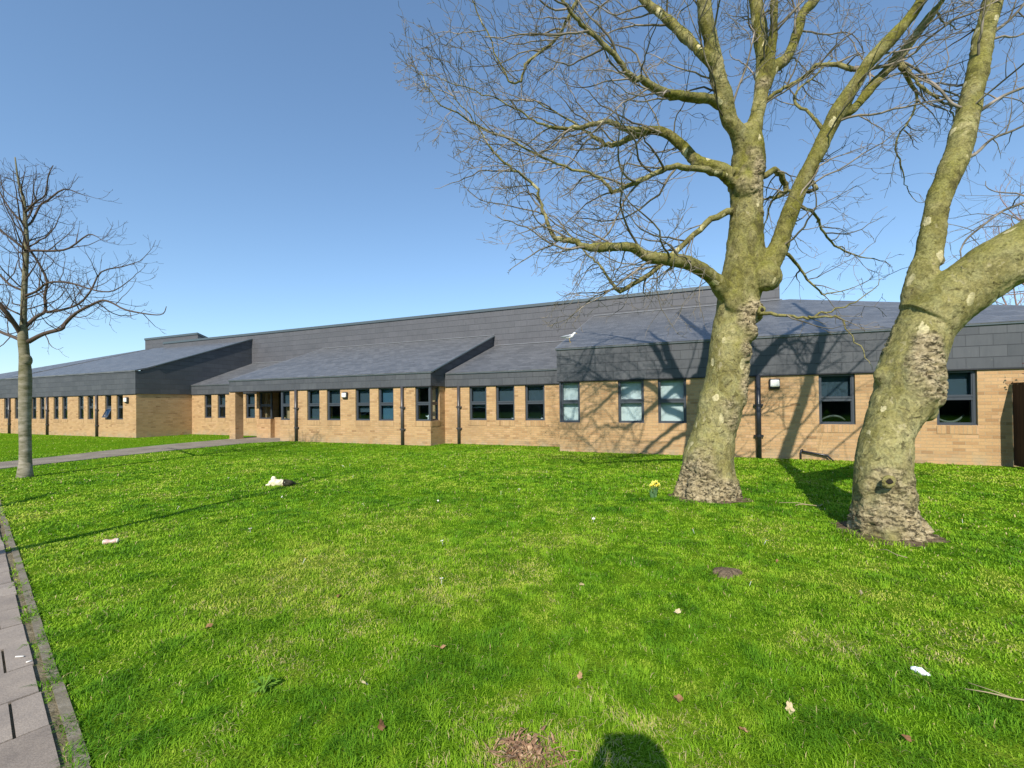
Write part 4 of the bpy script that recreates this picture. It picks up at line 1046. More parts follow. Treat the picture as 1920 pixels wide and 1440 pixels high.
def limb_twigs(mb, pts, rng, keep, step, L0, r0, lvl, start=0.25, **kw):
    """side shoots along one limb"""
    d = 0.0
    tot = sum((Vector(pts[i + 1][:3]) - Vector(pts[i][:3])).length for i in range(len(pts) - 1))
    run = 0.0; nxt = tot * start; side = rng.random() * 6
    for i in range(len(pts) - 1):
        a, c = Vector(pts[i][:3]), Vector(pts[i + 1][:3]); L = (c - a).length
        if L < 1e-5: continue
        while nxt <= run + L:
            t = (nxt - run) / L; p = a.lerp(c, t); rr = pts[i][3] * (1 - t) + pts[i + 1][3] * t
            ax = (c - a).normalized(); o1 = ax.orthogonal().normalized(); o2 = ax.cross(o1)
            side += 2.2 + rng.gauss(0, 0.7); ang = R(rng.uniform(38, 75))
            nd = ax * math.cos(ang) + (o1 * math.cos(side) + o2 * math.sin(side)) * math.sin(ang)
            q = nxt / tot
            if kw.get('bias'): nd = (nd + kw['bias'](p) * 0.55).normalized()
            grow(mb, p + nd * rr * 0.6, nd, L0 * rng.uniform(0.55, 1.25) * (1.12 - 0.5 * q), min(r0, rr * 0.55) * rng.uniform(0.7, 1.1), lvl, rng, keep, **kw)
            nxt += step * rng.uniform(0.6, 1.4) * (0.8 + 0.9 * q)
        run += L
    # the tip keeps growing
    a, c = Vector(pts[-2][:3]), Vector(pts[-1][:3])
    grow(mb, c, (c - a), L0 * 0.8, pts[-1][3], lvl, rng, keep, **kw)

def shift(pts, o): return [(p[0] - o[0], p[1] - o[1], p[2] - o[2], p[3]) for p in pts]

def smooth_limb(mb, pts, n=10, sub=3, wob=0.0, rng=None):
    c = catmull(pts, sub)
    P = [Vector(q[:3]) for q in c]; r = [max(0.0015, q[3]) for q in c]
    if rng:
        if wob: P = [p + Vector((rng.gauss(0, 1), rng.gauss(0, 1), rng.gauss(0, 1))) * wob for p in P]
    mb.tube(P, r, n)

# --- plane tree in the middle
o_pl = (3.07, 6.85, 0.0)
plane = empty("plane_tree", o_pl, 0, "large bare plane tree with a straight mottled trunk dividing into many mossy limbs", "tree", "mature plane trees on the lawn")
tr = MB(); rg = random.Random(2)
STEMS = ['trunk', 'stem_left', 'stem_mid', 'stem_midr', 'stem_midc', 'limb_right', 'limb_right2']
for s in STEMS: smooth_limb(tr, PLANE[s], 18 if s == 'trunk' else 12, 3, rng=rg)
BR = ['L1', 'L2', 'L3', 'L4', 'L4b', 'L5', 'L6', 'L7', 'R1', 'R1b', 'R2', 'R3', 'R4', 'R5', 'R6', 'R7', 'R8', 'R9']
def cut_at(pts, r):
    for i, p in enumerate(pts):
        if p[3] < r: return i
    return len(pts)
for s in BR[:8]:
    i = cut_at(PLANE[s], 0.062)
    if i >= 2: smooth_limb(tr, PLANE[s][:i + 1], 10, 3, rng=rg)
# root flare and burls
for i in range(9):
    a = i * 0.698 + 0.3; l_ = rg.uniform(0.40, 0.49)
    tr.tube([(3.10 + 0.26 * math.cos(a), 6.85 + 0.26 * math.sin(a), 0.55), (3.08 + 0.33 * math.cos(a), 6.85 + 0.33 * math.sin(a), 0.22), (3.05 + l_ * math.cos(a), 6.85 + l_ * math.sin(a), -0.08)], [0.10, 0.11, 0.07], 8)
for (x, y, z, r) in ((3.76, 6.74, 2.90, 0.17), (3.66, 6.74, 2.60, 0.17), (3.55, 6.72, 2.25, 0.18), (3.96, 6.66, 3.42, 0.19), (4.10, 6.80, 3.45, 0.17),
                     (3.45, 6.74, 1.55, 0.20), (3.74, 6.78, 4.9, 0.18), (3.90, 6.80, 5.15, 0.15), (3.52, 6.74, 3.05, 0.16), (2.98, 6.62, 0.42, 0.20)):
    tr.ball((x, y, z), r, 14, 10, (1, 0.8, 1.2))
def rough_plane(co):
    nz = fbm(co, 2.4, 3, 77)
    base = np.clip(1.15 - co[:, 2] * 1.15, 0, 1)
    s1 = np.exp(-(((co[:, 0] - 3.62) / 0.16) ** 2 + ((co[:, 2] - 2.15) / 0.75) ** 2))
    s2 = np.exp(-(((co[:, 0] - 3.78) / 0.20) ** 2 + ((co[:, 2] - 2.75) / 0.35) ** 2))
    s3 = np.exp(-(((co[:, 0] - 3.4) / 0.2) ** 2 + ((co[:, 2] - 1.0) / 0.5) ** 2)) * 0.7
    s4 = np.exp(-(((co[:, 0] - 3.88) / 0.16) ** 2 + ((co[:, 2] - 4.9) / 0.7) ** 2)) * 0.7
    m_ = np.maximum.reduce([base, s1, s2, s3, s4])
    return np.clip((m_ * 0.95 + (nz - 0.5) * 2.2 - 0.40) * 1.9, 0, 1)
fused(tr, "trunk", M['bark'], plane, o_pl, 0.020, 1.0, rough_plane, 6)
# broken branch collar and a solid dark ball painting the shade of its hole
def collar(parent, o, c, n, r, mt):
    n = Vector(n).normalized(); a = n.orthogonal().normalized(); b_ = n.cross(a); c = Vector(c) - Vector(o)
    mb = MB(); ring = [c + (a * math.cos(t) + b_ * math.sin(t) * 0.72) * r for t in [2 * math.pi * i / 20 for i in range(21)]]
    rr = random.Random(5); mb.tube(ring, [r * 0.42 * rr.uniform(0.8, 1.2) for _ in ring], 8)
    mb.build("branch_collar", mt, parent, True)
    h = MB(); h.ball(c - n * r * 0.35, r * 0.95, 14, 8, (1, 1, 0.75)); h.build("hole_shade", M['hole_shade'], parent, True)
collar(plane, o_pl, (3.80, 6.54, 2.87), (0.25, -1, 0.1), 0.055, M['bark'])

ell_c = Vector((3.2, 6.7, 7.0)); ell_r = Vector((4.95, 4.4, 5.1))
def keep_pl(p):
    q = Vector(((p.x + o_pl[0] - ell_c.x) / ell_r.x, (p.y + o_pl[1] - ell_c.y) / ell_r.y, (p.z - ell_c.z) / ell_r.z))
    return q.length_squared < 1.0 and p.z > 2.35
def out_pl(p):
    o = Vector((p.x - 0.75, (p.y) * 0.8, 0.25 + 0.12 * (p.z - 4)))
    return o.normalized() if o.length > 1e-3 else Vector((0, 0, 1))
def dn_pl(p):
    return Vector(((p.x - 0.75) * 0.12, p.y * 0.1, -0.8))
tw = MB(); rg = random.Random(9)
for s in BR:
    pts = PLANE[s]; i = cut_at(pts, 0.062)
    loc = shift(pts[max(0, i - 1):], o_pl)
    if len(loc) >= 2:
        mb = MB(); smooth_limb(mb, [(q[0], q[1], q[2], q[3] * (0.80 if q[3] < 0.03 else 0.92)) for q in loc], 8, 4, wob=0.010, rng=rg)
        mb.build("branch", M['bark_limb'], plane, True)
    full = [tuple(q) for q in catmull(shift(pts, o_pl), 2)]
    small = s[0] == 'R'
    limb_twigs(tw, full, rg, keep_pl, 0.165 if not small else 0.16, 1.60 if not small else 0.8, 0.018, 2 if small else 3, start=0.20 if not small else 0.30,
               up=0.06, wig=0.20, dens=3.3, droop=0.7, minr=0.0040, bias=out_pl, bw=0.050)
    if s in ('L1', 'L2', 'L4'):
        limb_twigs(tw, full, rg, keep_pl, 0.28, 1.0, 0.011, 2, start=0.12, up=0.10, wig=0.20, dens=3.3, droop=0.9, minr=0.0038, bias=dn_pl, bw=0.06)
for s in STEMS[1:]:
    full = [tuple(q) for q in catmull(shift(PLANE[s], o_pl), 2)]
    limb_twigs(tw, full, rg, keep_pl, 0.27, 1.7, 0.018, 3, start=0.12, up=0.05, wig=0.20, dens=3.0, droop=0.4, minr=0.0040, bias=out_pl, bw=0.05)
tw.build("crown", M['twig'], plane, True)
print("plane twig faces", len(tw.f))

# --- leaning plane tree on the right
o_ln = (4.16, 4.86, 0.0)
lean_t = empty("plane_tree", o_ln, 0, "bare plane tree with thick burred leaning trunk that forks low, at the right", "tree", "mature plane trees on the lawn")
tr = MB(); rg = random.Random(6)
for s in ('trunk', 'stem', 'limb', 'limb_side'): smooth_limb(tr, LEANING[s], 18, 3, rng=rg)
for i in range(8):
    a = i * 0.785 + 0.2; l_ = rg.uniform(0.29, 0.36) + 0.06 * max(0, math.cos(a + 0.5))
    tr.tube([(4.15 + 0.19 * math.cos(a), 4.87 + 0.19 * math.sin(a), 0.62), (4.17 + 0.235 * math.cos(a), 4.86 + 0.235 * math.sin(a), 0.20), (4.18 + l_ * math.cos(a), 4.86 + l_ * math.sin(a), -0.07)], [0.06, 0.075, 0.05], 8)
def wpx(x, y, Y):  # burr position measured in the photograph, as a point at depth Y
    X = (x - 960) / 809.3; Z = (749.3 - y) / 809.3
    X, Z = X + 0.0106 * Z, Z - 0.0106 * X
    return X * Y, Y, 1.5 + (Z + 0.0085) * Y
for (x, y, Y, r) in ((1738, 770, 5.0, 0.135), (1735, 742, 5.0, 0.20), (1655, 706, 5.05, 0.12), (1738, 690, 5.02, 0.16), (1700, 715, 5.0, 0.22), (1695, 752, 4.97, 0.20),
                     (1760, 488, 5.16, 0.085), (1672, 905, 4.76, 0.15), (1700, 935, 4.80, 0.13), (1626, 915, 4.83, 0.13), (1860, 85, 5.58, 0.07), (1745, 600, 5.0, 0.17), (1785, 590, 5.0, 0.14)):
    tr.ball(wpx(x, y, Y), r * 0.95, 14, 10, (0.9, 0.8, 1))
def rough_lean(co):
    nz = fbm(co, 2.8, 3, 177)
    base = np.clip(1.25 - co[:, 2] * 1.25, 0, 1)
    s1 = np.exp(-(((co[:, 2] - 1.72) / 0.30) ** 2)) * np.clip((co[:, 0] - 4.45) * 3.2, 0, 1)
    s2 = np.exp(-(((co[:, 0] - 4.72) / 0.34) ** 2 + ((co[:, 2] - 1.90) / 0.42) ** 2))
    m_ = np.maximum.reduce([base, s1 * 1.1, s2])
    return np.clip((m_ * 0.95 + (nz - 0.5) * 2.2 - 0.40) * 1.9, 0, 1)
fused(tr, "trunk", M['bark2'], lean_t, o_ln, 0.016, 0.9, rough_lean, 9)
cc = wpx(1665, 903, 4.585)
collar(lean_t, o_ln, cc, (-0.15, -1, 0.35), 0.055, M['bark2'])
tw = MB(); rg = random.Random(19)
lc = Vector((6.0 - o_ln[0], 5.2 - o_ln[1], 6.5))
def keep_ln(p): return ((p.x - lc.x) / 5.0) ** 2 + ((p.y - lc.y) / 4.2) ** 2 + ((p.z - lc.z) / 5.5) ** 2 < 1 and p.z > 2.6
for s in ('S1', 'S2', 'S3', 'S4', 'S5'):
    loc = shift(LEANING[s], o_ln); mb = MB(); smooth_limb(mb, loc, 6, 3, rng=rg); mb.build("branch", M['twig'], lean_t, True)
    limb_twigs(tw, [tuple(q) for q in catmull(loc, 2)], rg, keep_ln, 0.15, 0.8, 0.009, 2, start=0.3, up=0.05, wig=0.16, dens=4, droop=0.3)
for s, st_p in (('stem', 0.30), ('limb', 0.38), ('limb_side', 0.5)):
    limb_twigs(tw, [tuple(q) for q in catmull(shift(LEANING[s], o_ln), 2)], rg, keep_ln, 0.34, 1.5, 0.016, 3, start=st_p, up=0.05, wig=0.16, dens=3.0, droop=0.3)
tw.build("crown", M['twig'], lean_t, True)

# --- young tree on the left
o_yg = (-10.6, 9.4, 0.0)
yg = empty("young_tree", o_yg, 0, "slender young bare tree beside the entrance path at the left edge", "tree")
tr = MB(); rg = random.Random(8)
tp = shift(YOUNG['trunk'], o_yg)
smooth_limb(tr, tp, 12, 3, rng=rg)
tr.tube([(0, 0, 0.35), (0.0, -0.01, 0.08), (0, -0.01, -0.05)], [0.10, 0.125, 0.15], 12)
tr.ball((0.012, 0.0, 2.55), 0.105, 12, 10, (1, 1, 1.4))
tr.build("trunk", M['young'], yg, True)
tw = MB()
def keep_yg(p): return p.z < 6.75 and abs(p.x) < (3.3 if p.z < 4.2 else 3.3 - (p.z - 4.2) * 0.82) + 0.1
for s in ['B%d' % i for i in range(1, 13)]:
    loc = shift(YOUNG[s], o_yg); mb = MB(); smooth_limb(mb, loc, 6, 3, rng=rg); mb.build("branch", M['young_twig'], yg, True)
    limb_twigs(tw, [tuple(q) for q in catmull(loc, 2)], rg, keep_yg, 0.20, 1.05, 0.012, 2, start=0.15, up=0.22, wig=0.13, dens=3.4, minr=0.004)
limb_twigs(tw, [tuple(q) for q in catmull(tp, 3)], rg, keep_yg, 0.085, 1.6, 0.017, 2, start=0.45, up=0.25, wig=0.13, dens=3.4, minr=0.004)
tw.build("crown", M['young_twig'], yg, True)

# --- plain bare trees: beside the pavement out of frame (they throw the long shadows) and far behind the building
def bare_tree(name, loc, H, lean, r, label, seed, lvl=3, nb=26, spread=0.32, group=None, minr=0.004, start=0.35):
    o = empty(name, loc, 0, label, "tree", group)
    rg = random.Random(seed)
    pts = []
    for i in range(9):
        t = i / 8
        pts.append((lean[0] * t ** 1.3 + rg.gauss(0, 0.05) * min(1, t * 5), lean[1] * t ** 1.3 + rg.gauss(0, 0.05) * min(1, t * 5), H * t - 0.05, r * (1 - 0.86 * t)))
    mb = MB(); smooth_limb(mb, pts, 10, 3, rng=rg); mb.build("trunk", M['young'], o, True)
    tw = MB()
    full = [tuple(q) for q in catmull(pts, 3)]
    limb_twigs(tw, full, rg, None, H * (1 - start) / nb, H * spread, r * 0.42, lvl, start=start, up=0.22, wig=0.14, dens=2.6 * 6 / H, seg=H * 0.02, minr=minr)
    tw.build("crown", M['red_twig' if H > 12 else 'twig'], o, True)
    return o
bare_tree("bare_tree", (-6.45, 0.75, 0), 7.4, (0.85, 0.1), 0.125, "slim bare street tree on the pavement left of the camera", 31, 2, 12, 0.16, start=0.72)
bare_tree("bare_tree", (42.5, 33.0, 0), 20.0, (0.4, 0), 0.30, "distant reddish bare tree rising behind the roof at the right edge", 37, 3, 30, 0.42, minr=0.010, start=0.25)
mb = MB(); mb.tube([(0, 0, -0.2), (-0.62, 0.02, 1.1), (-1.35, 0.0, 2.25)], [0.085, 0.075, 0.065], 10)
st_o = mb.build("stake", M['young'], None, True); st_o.location = (-7.45, 4.7, 0)
tag(st_o, "leaning timber stake on the verge left of the camera", "post")

# --- dark evergreen row added unseen behind and left of the camera, for the windows to mirror
m, nt, b = mat('hedge_leaf', rough=0.7, spec=0.2); M['mirror_hedge'] = m
k = NT(nt); geo = k.n("ShaderNodeTexCoord").outputs["Object"]
k.l(k.ramp(k.noise(geo, 1.2, 4), [(0.3, (0.015, 0.03, 0.012)), (0.7, (0.045, 0.07, 0.025))]), b.inputs["Base Color"])
hg_pts = [(-52, 22), (-50, -28), (-20, -34), (30, -34), (70, -30)]
mb = MB(); rg = random.Random(14)
for (x0, y0), (x1, y1) in zip(hg_pts, hg_pts[1:]):
    L = math.hypot(x1 - x0, y1 - y0); tx, ty = (x1 - x0) / L, (y1 - y0) / L; n = int(L / 1.1)
    for i in range(n):
        t = (i + 0.5) / n * L; h_ = rg.uniform(4.6, 6.4)
        mb.ball((x0 + tx * t + rg.gauss(0, 0.2), y0 + ty * t + rg.gauss(0, 0.2), h_ * 0.46), 1.0, 10, 8, (1.25 * rg.uniform(0.8, 1.2), 1.25 * rg.uniform(0.8, 1.2), h_ * 0.54))
        for j in range(60):
            a = rg.uniform(0, 6.28); z = rg.uniform(0.2, h_); q = Vector((x0 + tx * t + 1.25 * math.cos(a), y0 + ty * t + 1.25 * math.sin(a), z))
            d = Vector((rg.gauss(0, 1), rg.gauss(0, 1), rg.gauss(0, 1))).normalized() * 0.3; s_ = d.orthogonal().normalized() * 0.16
            mb.face([q - d, q + s_, q + d, q - s_])
ho = mb.build("mirror_hedge", M['mirror_hedge'], None, False)
tag(ho, "tall dark evergreen row added unseen behind the camera for the windows to mirror", "mirror_hedge")

# bare earth showing at the feet of the two big trees
m, nt, b = mat('earth', rough=1.0, spec=0.0); M['earth'] = m
k = NT(nt); geo = k.n("ShaderNodeTexCoord").outputs["Object"]
c = k.ramp(k.noise(geo, 14, 6, 0.72), [(0.32, (0.075, 0.055, 0.035)), (0.5, (0.17, 0.125, 0.08)), (0.68, (0.30, 0.23, 0.15))])
k.l(c, b.inputs["Base Color"]); k.bump(k.noise(geo, 50, 4, 0.7), 1.0, 0.03, b)
for tx, ty, tr in TRUNKS[:2]:
    mb = MB(); rg = random.Random(int(tx * 10)); n = 40; ph_ = rg.random() * 6
    ring = [(tx + (tr + 0.07 + 0.05 * math.sin(3 * a + ph_) + 0.04 * math.sin(7 * a)) * math.cos(a), ty + (tr + 0.07 + 0.05 * math.sin(3 * a + ph_) + 0.04 * math.sin(7 * a)) * math.sin(a)) for a in [2 * math.pi * i / n for i in range(n)]]
    for i in range(n):
        (x0, y0), (x1, y1) = ring[i], ring[(i + 1) % n]
        mb.face([(x0, y0, 0.004), (x1, y1, 0.004), (tx, ty, 0.05)])
    tag(mb.build("soil", M['earth']), kind="structure")

# ------------------------------------------------------------------ small things on the lawn
M['bag'], nt, b = mat('cream_plastic', (0.78, 0.70, 0.48), 0.6, 0.3)
M['bag_dark'], nt, b = mat('dark_cloth', (0.045, 0.04, 0.02), 0.8)
M['strap'], nt, b = mat('brown_strap', (0.10, 0.05, 0.02), 0.7)
lo = (-4.40, 8.10, 0)
lit = empty("litter", lo, 0.1, "crumpled cream bag with a dark brown end lying on the lawn", "litter")
mb = MB()
for (x, y, z, r, q) in ((-0.06, 0, 0.065, 0.085, (1.0, 0.9, 0.8)), (0.04, 0.0, 0.06, 0.085, (1.1, 0.9, 0.72)), (0.0, 0.03, 0.05, 0.09, (1.3, 0.9, 0.6)), (-0.08, 0.0, 0.135, 0.045, (0.9, 0.9, 0.9)), (-0.16, -0.01, 0.03, 0.045, (1.4, 0.8, 0.55)), (-0.12, 0, 0.06, 0.05, (1, 1, 1)), (0.10, 0, 0.055, 0.06, (1, 1, 0.9))):
    mb.ball((x, y, z), r, 12, 8, q)
fo = fused(mb, "cream_part", M['bag'], lit, (0, 0, 0), 0.008, 0.0, None, 3)
co = np.empty(len(fo.data.vertices) * 3, np.float32); fo.data.vertices.foreach_get("co", co); co = co.reshape(-1, 3).astype(float)
co += (np.c_[vnoise(co, 22, 1), vnoise(co, 22, 2), vnoise(co, 22, 3)] - 0.5) * 0.028
fo.data.vertices.foreach_set("co", co.reshape(-1).astype(np.float32)); fo.data.update()
mb = MB(); mb.tube([(0.13, 0.0, 0.06), (0.18, 0.01, 0.065), (0.25, 0.0, 0.05), (0.33, -0.01, 0.025)], [0.055, 0.045, 0.035, 0.012], 10)
mb.tube([(0.13, -0.05, 0.03), (0.20, -0.06, 0.035), (0.27, -0.06, 0.02)], [0.03, 0.028, 0.01], 8)
mb.build("dark_end", M['bag_dark'], lit, True)
mb = MB(); mb.tube([(0.125, -0.068, 0.02), (0.115, -0.07, 0.06), (0.12, -0.045, 0.105), (0.125, 0.0, 0.12)], 0.010, 6); mb.build("strap", M['strap'], lit, True)

M['can_side'], nt, b = mat('faded_pink_print', (0.62, 0.40, 0.34), 0.4, 0.5)
M['can_end'], nt, b = mat('cream_metal', (0.75, 0.72, 0.55), 0.35, 0.5)
ca = empty("drink_can", (-4.41, 4.74, 0.035), R(24), "faded pink and cream crushed drink can on the lawn near the paving", "can")
mb = MB(); mb.tube([(-0.055, 0, 0), (-0.045, 0, 0), (-0.02, 0, -0.004), (0.01, 0, -0.006), (0.04, 0, 0), (0.055, 0, 0)], [0.026, 0.031, 0.026, 0.024, 0.031, 0.026], 16, cap=False); mb.build("can_body", M['can_side'], ca, True)
for s in (-1, 1):
    mb = MB(); mb.tube([(s * 0.055, 0, 0), (s * 0.064, 0, 0), (s * 0.0645, 0, 0), (s * 0.06, 0, 0)], [0.0265, 0.025, 0.022, 0.020], 16); mb.build("can_end", M['can_end'], ca, True)

M['tissue'], nt, b = mat('white_paper', (0.80, 0.82, 0.84), 0.8)
mb = MB(); mb.ball((0, 0, 0.03), 0.035, 14, 10, (1.1, 0.75, 0.6)); mb.ball((0.03, -0.012, 0.025), 0.022, 10, 8, (1.2, 0.8, 0.6)); mb.ball((-0.025, 0.01, 0.03), 0.022, 10, 8, (1, 0.8, 0.7))
ti = fused(mb, "paper_tissue", M['tissue'], None, (0, 0, 0), 0.004, 0.0, None, 2)
co = np.empty(len(ti.data.vertices) * 3, np.float32); ti.data.vertices.foreach_get("co", co); co = co.reshape(-1, 3).astype(float)
co += (np.c_[vnoise(co, 60, 1), vnoise(co, 60, 2), vnoise(co, 60, 3)] - 0.5) * 0.016
ti.data.vertices.foreach_set("co", co.reshape(-1).astype(np.float32)); ti.data.update()
ti.scale = (0.75, 0.75, 0.8); ti.location = (2.197, 2.357, 0); ti.rotation_euler = (0, 0, -0.5)
tag(ti, "small crumpled white tissue on the grass at the lower right", "litter")

# daffodils beside the plane tree
M['petal'], nt, b = mat('daffodil_petal', (0.72, 0.66, 0.14), 0.6)
M['trumpet'], nt, b = mat('daffodil_trumpet', (0.78, 0.60, 0.03), 0.6)
M['dleaf'], nt, b = mat('daffodil_leaf', (0.10, 0.20, 0.075), 0.5)
da = empty("daffodil_clump", (2.21, 6.80, 0), 0, "small clump of yellow daffodils flowering left of the plane tree trunk", "flowers")
rg = random.Random(3)
mb = MB()
for i in range(26):
    a = rg.uniform(0, 6.28); L = rg.uniform(0.10, 0.20); w = 0.008; ln = rg.uniform(0.15, 0.6)
    b0 = Vector((rg.gauss(0, 0.028), rg.gauss(0, 0.028), 0)); d = Vector((math.cos(a), math.sin(a), 0)); s = Vector((-d.y, d.x, 0)) * w
    p1 = b0 + d * L * ln * 0.4 + Vector((0, 0, L * 0.65)); p2 = b0 + d * L * ln * 1.1 + Vector((0, 0, L * 0.95))
    mb.face([b0 - s, b0 + s, p1 + s, p1 - s]); mb.face([p1 - s, p1 + s, p2])
mb.build("leaves", M['dleaf'], da)
for i in range(9):
    hx, hy, hz = rg.gauss(0, 0.045), rg.gauss(-0.02, 0.03), rg.uniform(0.17, 0.27)
    fw = Vector((rg.gauss(0, 0.5), -1, rg.uniform(-0.1, 0.3))).normalized()
    c = Vector((hx, hy, hz)); a = fw.orthogonal().normalized(); b_ = fw.cross(a)
    mb = MB()
    for j in range(6):
        t = j * math.pi / 3; r_ = a * math.cos(t) + b_ * math.sin(t); s = (a * -math.sin(t) + b_ * math.cos(t)) * 0.012
        mb.face([c, c + r_ * 0.018 + s + fw * 0.003, c + r_ * 0.036, c + r_ * 0.018 - s + fw * 0.003])
    f_ = mb.build("flower", M['petal'], da)
    mb = MB(); mb.tube([c, c + fw * 0.012, c + fw * 0.026, c + fw * 0.028], [0.006, 0.009, 0.013, 0.015], 8); mb.build("trumpet", M['trumpet'], f_, True)
    mb = MB(); mb.tube([(hx * 0.4, hy * 0.4, 0), (hx * 0.8, hy * 0.8, hz * 0.7), c - fw * 0.006], 0.003, 5); mb.build("stem", M['dleaf'], f_)

# bare soil patch
m, nt, b = mat('bare_soil', rough=1.0, spec=0.0); M['soil'] = m
k = NT(nt); geo = k.n("ShaderNodeTexCoord").outputs["Object"]
k.l(k.ramp(k.noise(geo, 40, 5, 0.7), [(0.3, (0.07, 0.05, 0.035)), (0.7, (0.24, 0.18, 0.12))]), b.inputs["Base Color"]); k.bump(k.noise(geo, 90, 4), 1.0, 0.015, b)
mb = MB(); nn_ = 26
ring = []
for i in range(nn_):
    a = 2 * math.pi * i / nn_; q = 1 + 0.22 * math.sin(3 * a + 1) + 0.12 * math.sin(7 * a); ring.append((0.125 * q * math.cos(a), 0.085 * q * math.sin(a)))
for s0, z0, s1, z1 in ((1.0, 0.0, 0.75, 0.035), (0.75, 0.035, 0.4, 0.050)):
    for i in range(nn_):
        (x0, y0), (x1, y1) = ring[i], ring[(i + 1) % nn_]
        mb.face([(x0 * s0, y0 * s0, z0), (x1 * s0, y1 * s0, z0), (x1 * s1, y1 * s1, z1), (x0 * s1, y0 * s1, z1)])
mb.face([(x0 * 0.4, y0 * 0.4, 0.050) for x0, y0 in ring])
so = mb.build("soil_mound", M['soil'], None, True); so.location = (1.84, 3.75, 0)
tag(so, "small flattened mound of bare brown soil in the lawn", "soil")

# fallen leaves
m, nt, b = mat('dead_leaf', rough=0.7, spec=0.2); M['dead'] = m
k = NT(nt); oi = k.n("ShaderNodeObjectInfo")
k.l(k.ramp(oi.outputs["Random"], [(0.0, (0.20, 0.10, 0.045)), (0.5, (0.38, 0.22, 0.11)), (0.8, (0.50, 0.36, 0.20)), (1.0, (0.58, 0.48, 0.30))]), b.inputs["Base Color"])
def leaf_mesh(seed):
    rg = random.Random(seed); mb = MB(); n = 14; out = []
    for i in range(n):
        a = 2 * math.pi * i / n; q = 1 + 0.28 * math.cos(5 * a / 1) * (0.6 if i % 2 else 1)
        x, y = 0.034 * q * math.cos(a), 0.026 * q * math.sin(a)
        out.append((x, y, 0.012 + 0.012 * math.sin(2 * a + rg.random()) + 10 * y * y * rg.uniform(0.5, 1.5)))
    for i in range(n): mb.face([(0, 0, 0.008), out[i], out[(i + 1) % n]])
    mb.tube([(-0.03, 0, 0.012), (-0.055, 0.004, 0.02)], 0.0015, 4)
    return mb
protos = [leaf_mesh(i).build("fallen_leaf", M['dead'], None, False) for i in range(3)]
lpos = [(2.425, 3.98), (1.319, 2.091), (1.697, 1.893), (0.804, 2.154), (-0.80, 2.30), (-0.45, 2.62), (-1.35, 3.35), (-2.05, 2.9), (1.15, 3.05), (2.65, 3.3), (0.35, 2.35), (-0.62, 2.0), (1.02, 1.95), (0.55, 3.5)]
rg = random.Random(12)
for i, (x_, y_) in enumerate(lpos):
    o = protos[i] if i < 3 else protos[i % 3].copy()
    if i >= 3: col.objects.link(o)
    o.location = (x_, y_, 0.018 + rg.random() * 0.006); o.rotation_euler = (rg.gauss(0, 0.5), rg.gauss(0, 0.5), rg.uniform(0, 6.28))
    s = rg.uniform(0.5, 0.85); o.scale = (s, s, s)
    tag(o, "curled dry brown leaf fallen on the lawn", "leaf", "dry leaves scattered over the lawn")

# dry tuft at the bottom edge
M['dry'], nt, b = mat('dry_stalks', (0.40, 0.26, 0.15), 0.8)
k = NT(nt); geo = k.n("ShaderNodeTexCoord").outputs["Object"]
k.l(k.ramp(k.noise(geo, 38, 3), [(0.3, (0.12, 0.055, 0.03)), (0.52, (0.34, 0.20, 0.11)), (0.75, (0.56, 0.42, 0.25))]), b.inputs["Base Color"])
mb = MB(); rg = random.Random(21)
for i in range(340):
    q_ = rg.random(); bx, by = (rg.gauss(-0.085, 0.04), rg.gauss(0.03, 0.05)) if q_ < 0.4 else (rg.gauss(0.05, 0.055), rg.gauss(-0.02, 0.04)); a = rg.gauss(-1.4, 1.5); L = rg.uniform(0.04, 0.13); w = rg.uniform(0.001, 0.0055)
    d = Vector((math.cos(a), math.sin(a), 0)); s = Vector((-d.y, d.x, rg.gauss(0, 0.4))).normalized() * w
    b0 = Vector((bx, by, rg.uniform(0.0, 0.03))); p1 = b0 + d * L * 0.5 + Vector((0, 0, rg.uniform(0.005, 0.04))); p2 = b0 + d * L + Vector((0, 0, rg.uniform(-0.005, 0.05)))
    mb.face([b0 - s, b0 + s, p1 + s, p1 - s]); mb.face([p1 - s, p1 + s, p2])
for i in range(26):
    bx, by = rg.gauss(0.02, 0.07), rg.gauss(-0.01, 0.05); a = rg.uniform(0, 6.28); d = Vector((math.cos(a), math.sin(a), rg.gauss(0, 0.4))) * rg.uniform(0.02, 0.045); s = Vector((-d.y, d.x, rg.gauss(0, 0.02))) * 0.45
    b0 = Vector((bx, by, rg.uniform(0.02, 0.06))); mb.face([b0, b0 + d * 0.5 + s, b0 + d + Vector((0, 0, 0.01)), b0 + d * 0.5 - s])
dt = mb.build("dry_plant", M['dry'], None); dt.location = (0.07, 1.85, -0.004); dt.scale = (0.85, 0.85, 0.7)
tag(dt, "withered brown plant clump in the grass at the bottom centre", "plant")

# broad leaved weed rosette and two grass tussocks
M['weed'], nt, b = mat('weed_leaf', (0.13, 0.25, 0.03), 0.8, 0.05)
rg = random.Random(44)
mb = MB()
for i in range(30):
    a = rg.uniform(0, 6.28); L = rg.uniform(0.035, 0.085); d = Vector((math.cos(a), math.sin(a), 0)); s = Vector((-d.y, d.x, 0)) * L * 0.15
    b0 = Vector((0, 0, 0.01)); h_ = rg.uniform(0.02, 0.06)
    p1 = d * L * 0.55 + Vector((0, 0, h_)); p2 = d * L + Vector((0, 0, h_ * 0.8))
    mb.face([b0, p1 + s, p2, p1 - s])
we = mb.build("weed", M['weed'], None); we.location = (-1.32, 2.28, 0.01)
tag(we, "dark green leafy weed rosette in the lawn left of the dry clump", "plant")

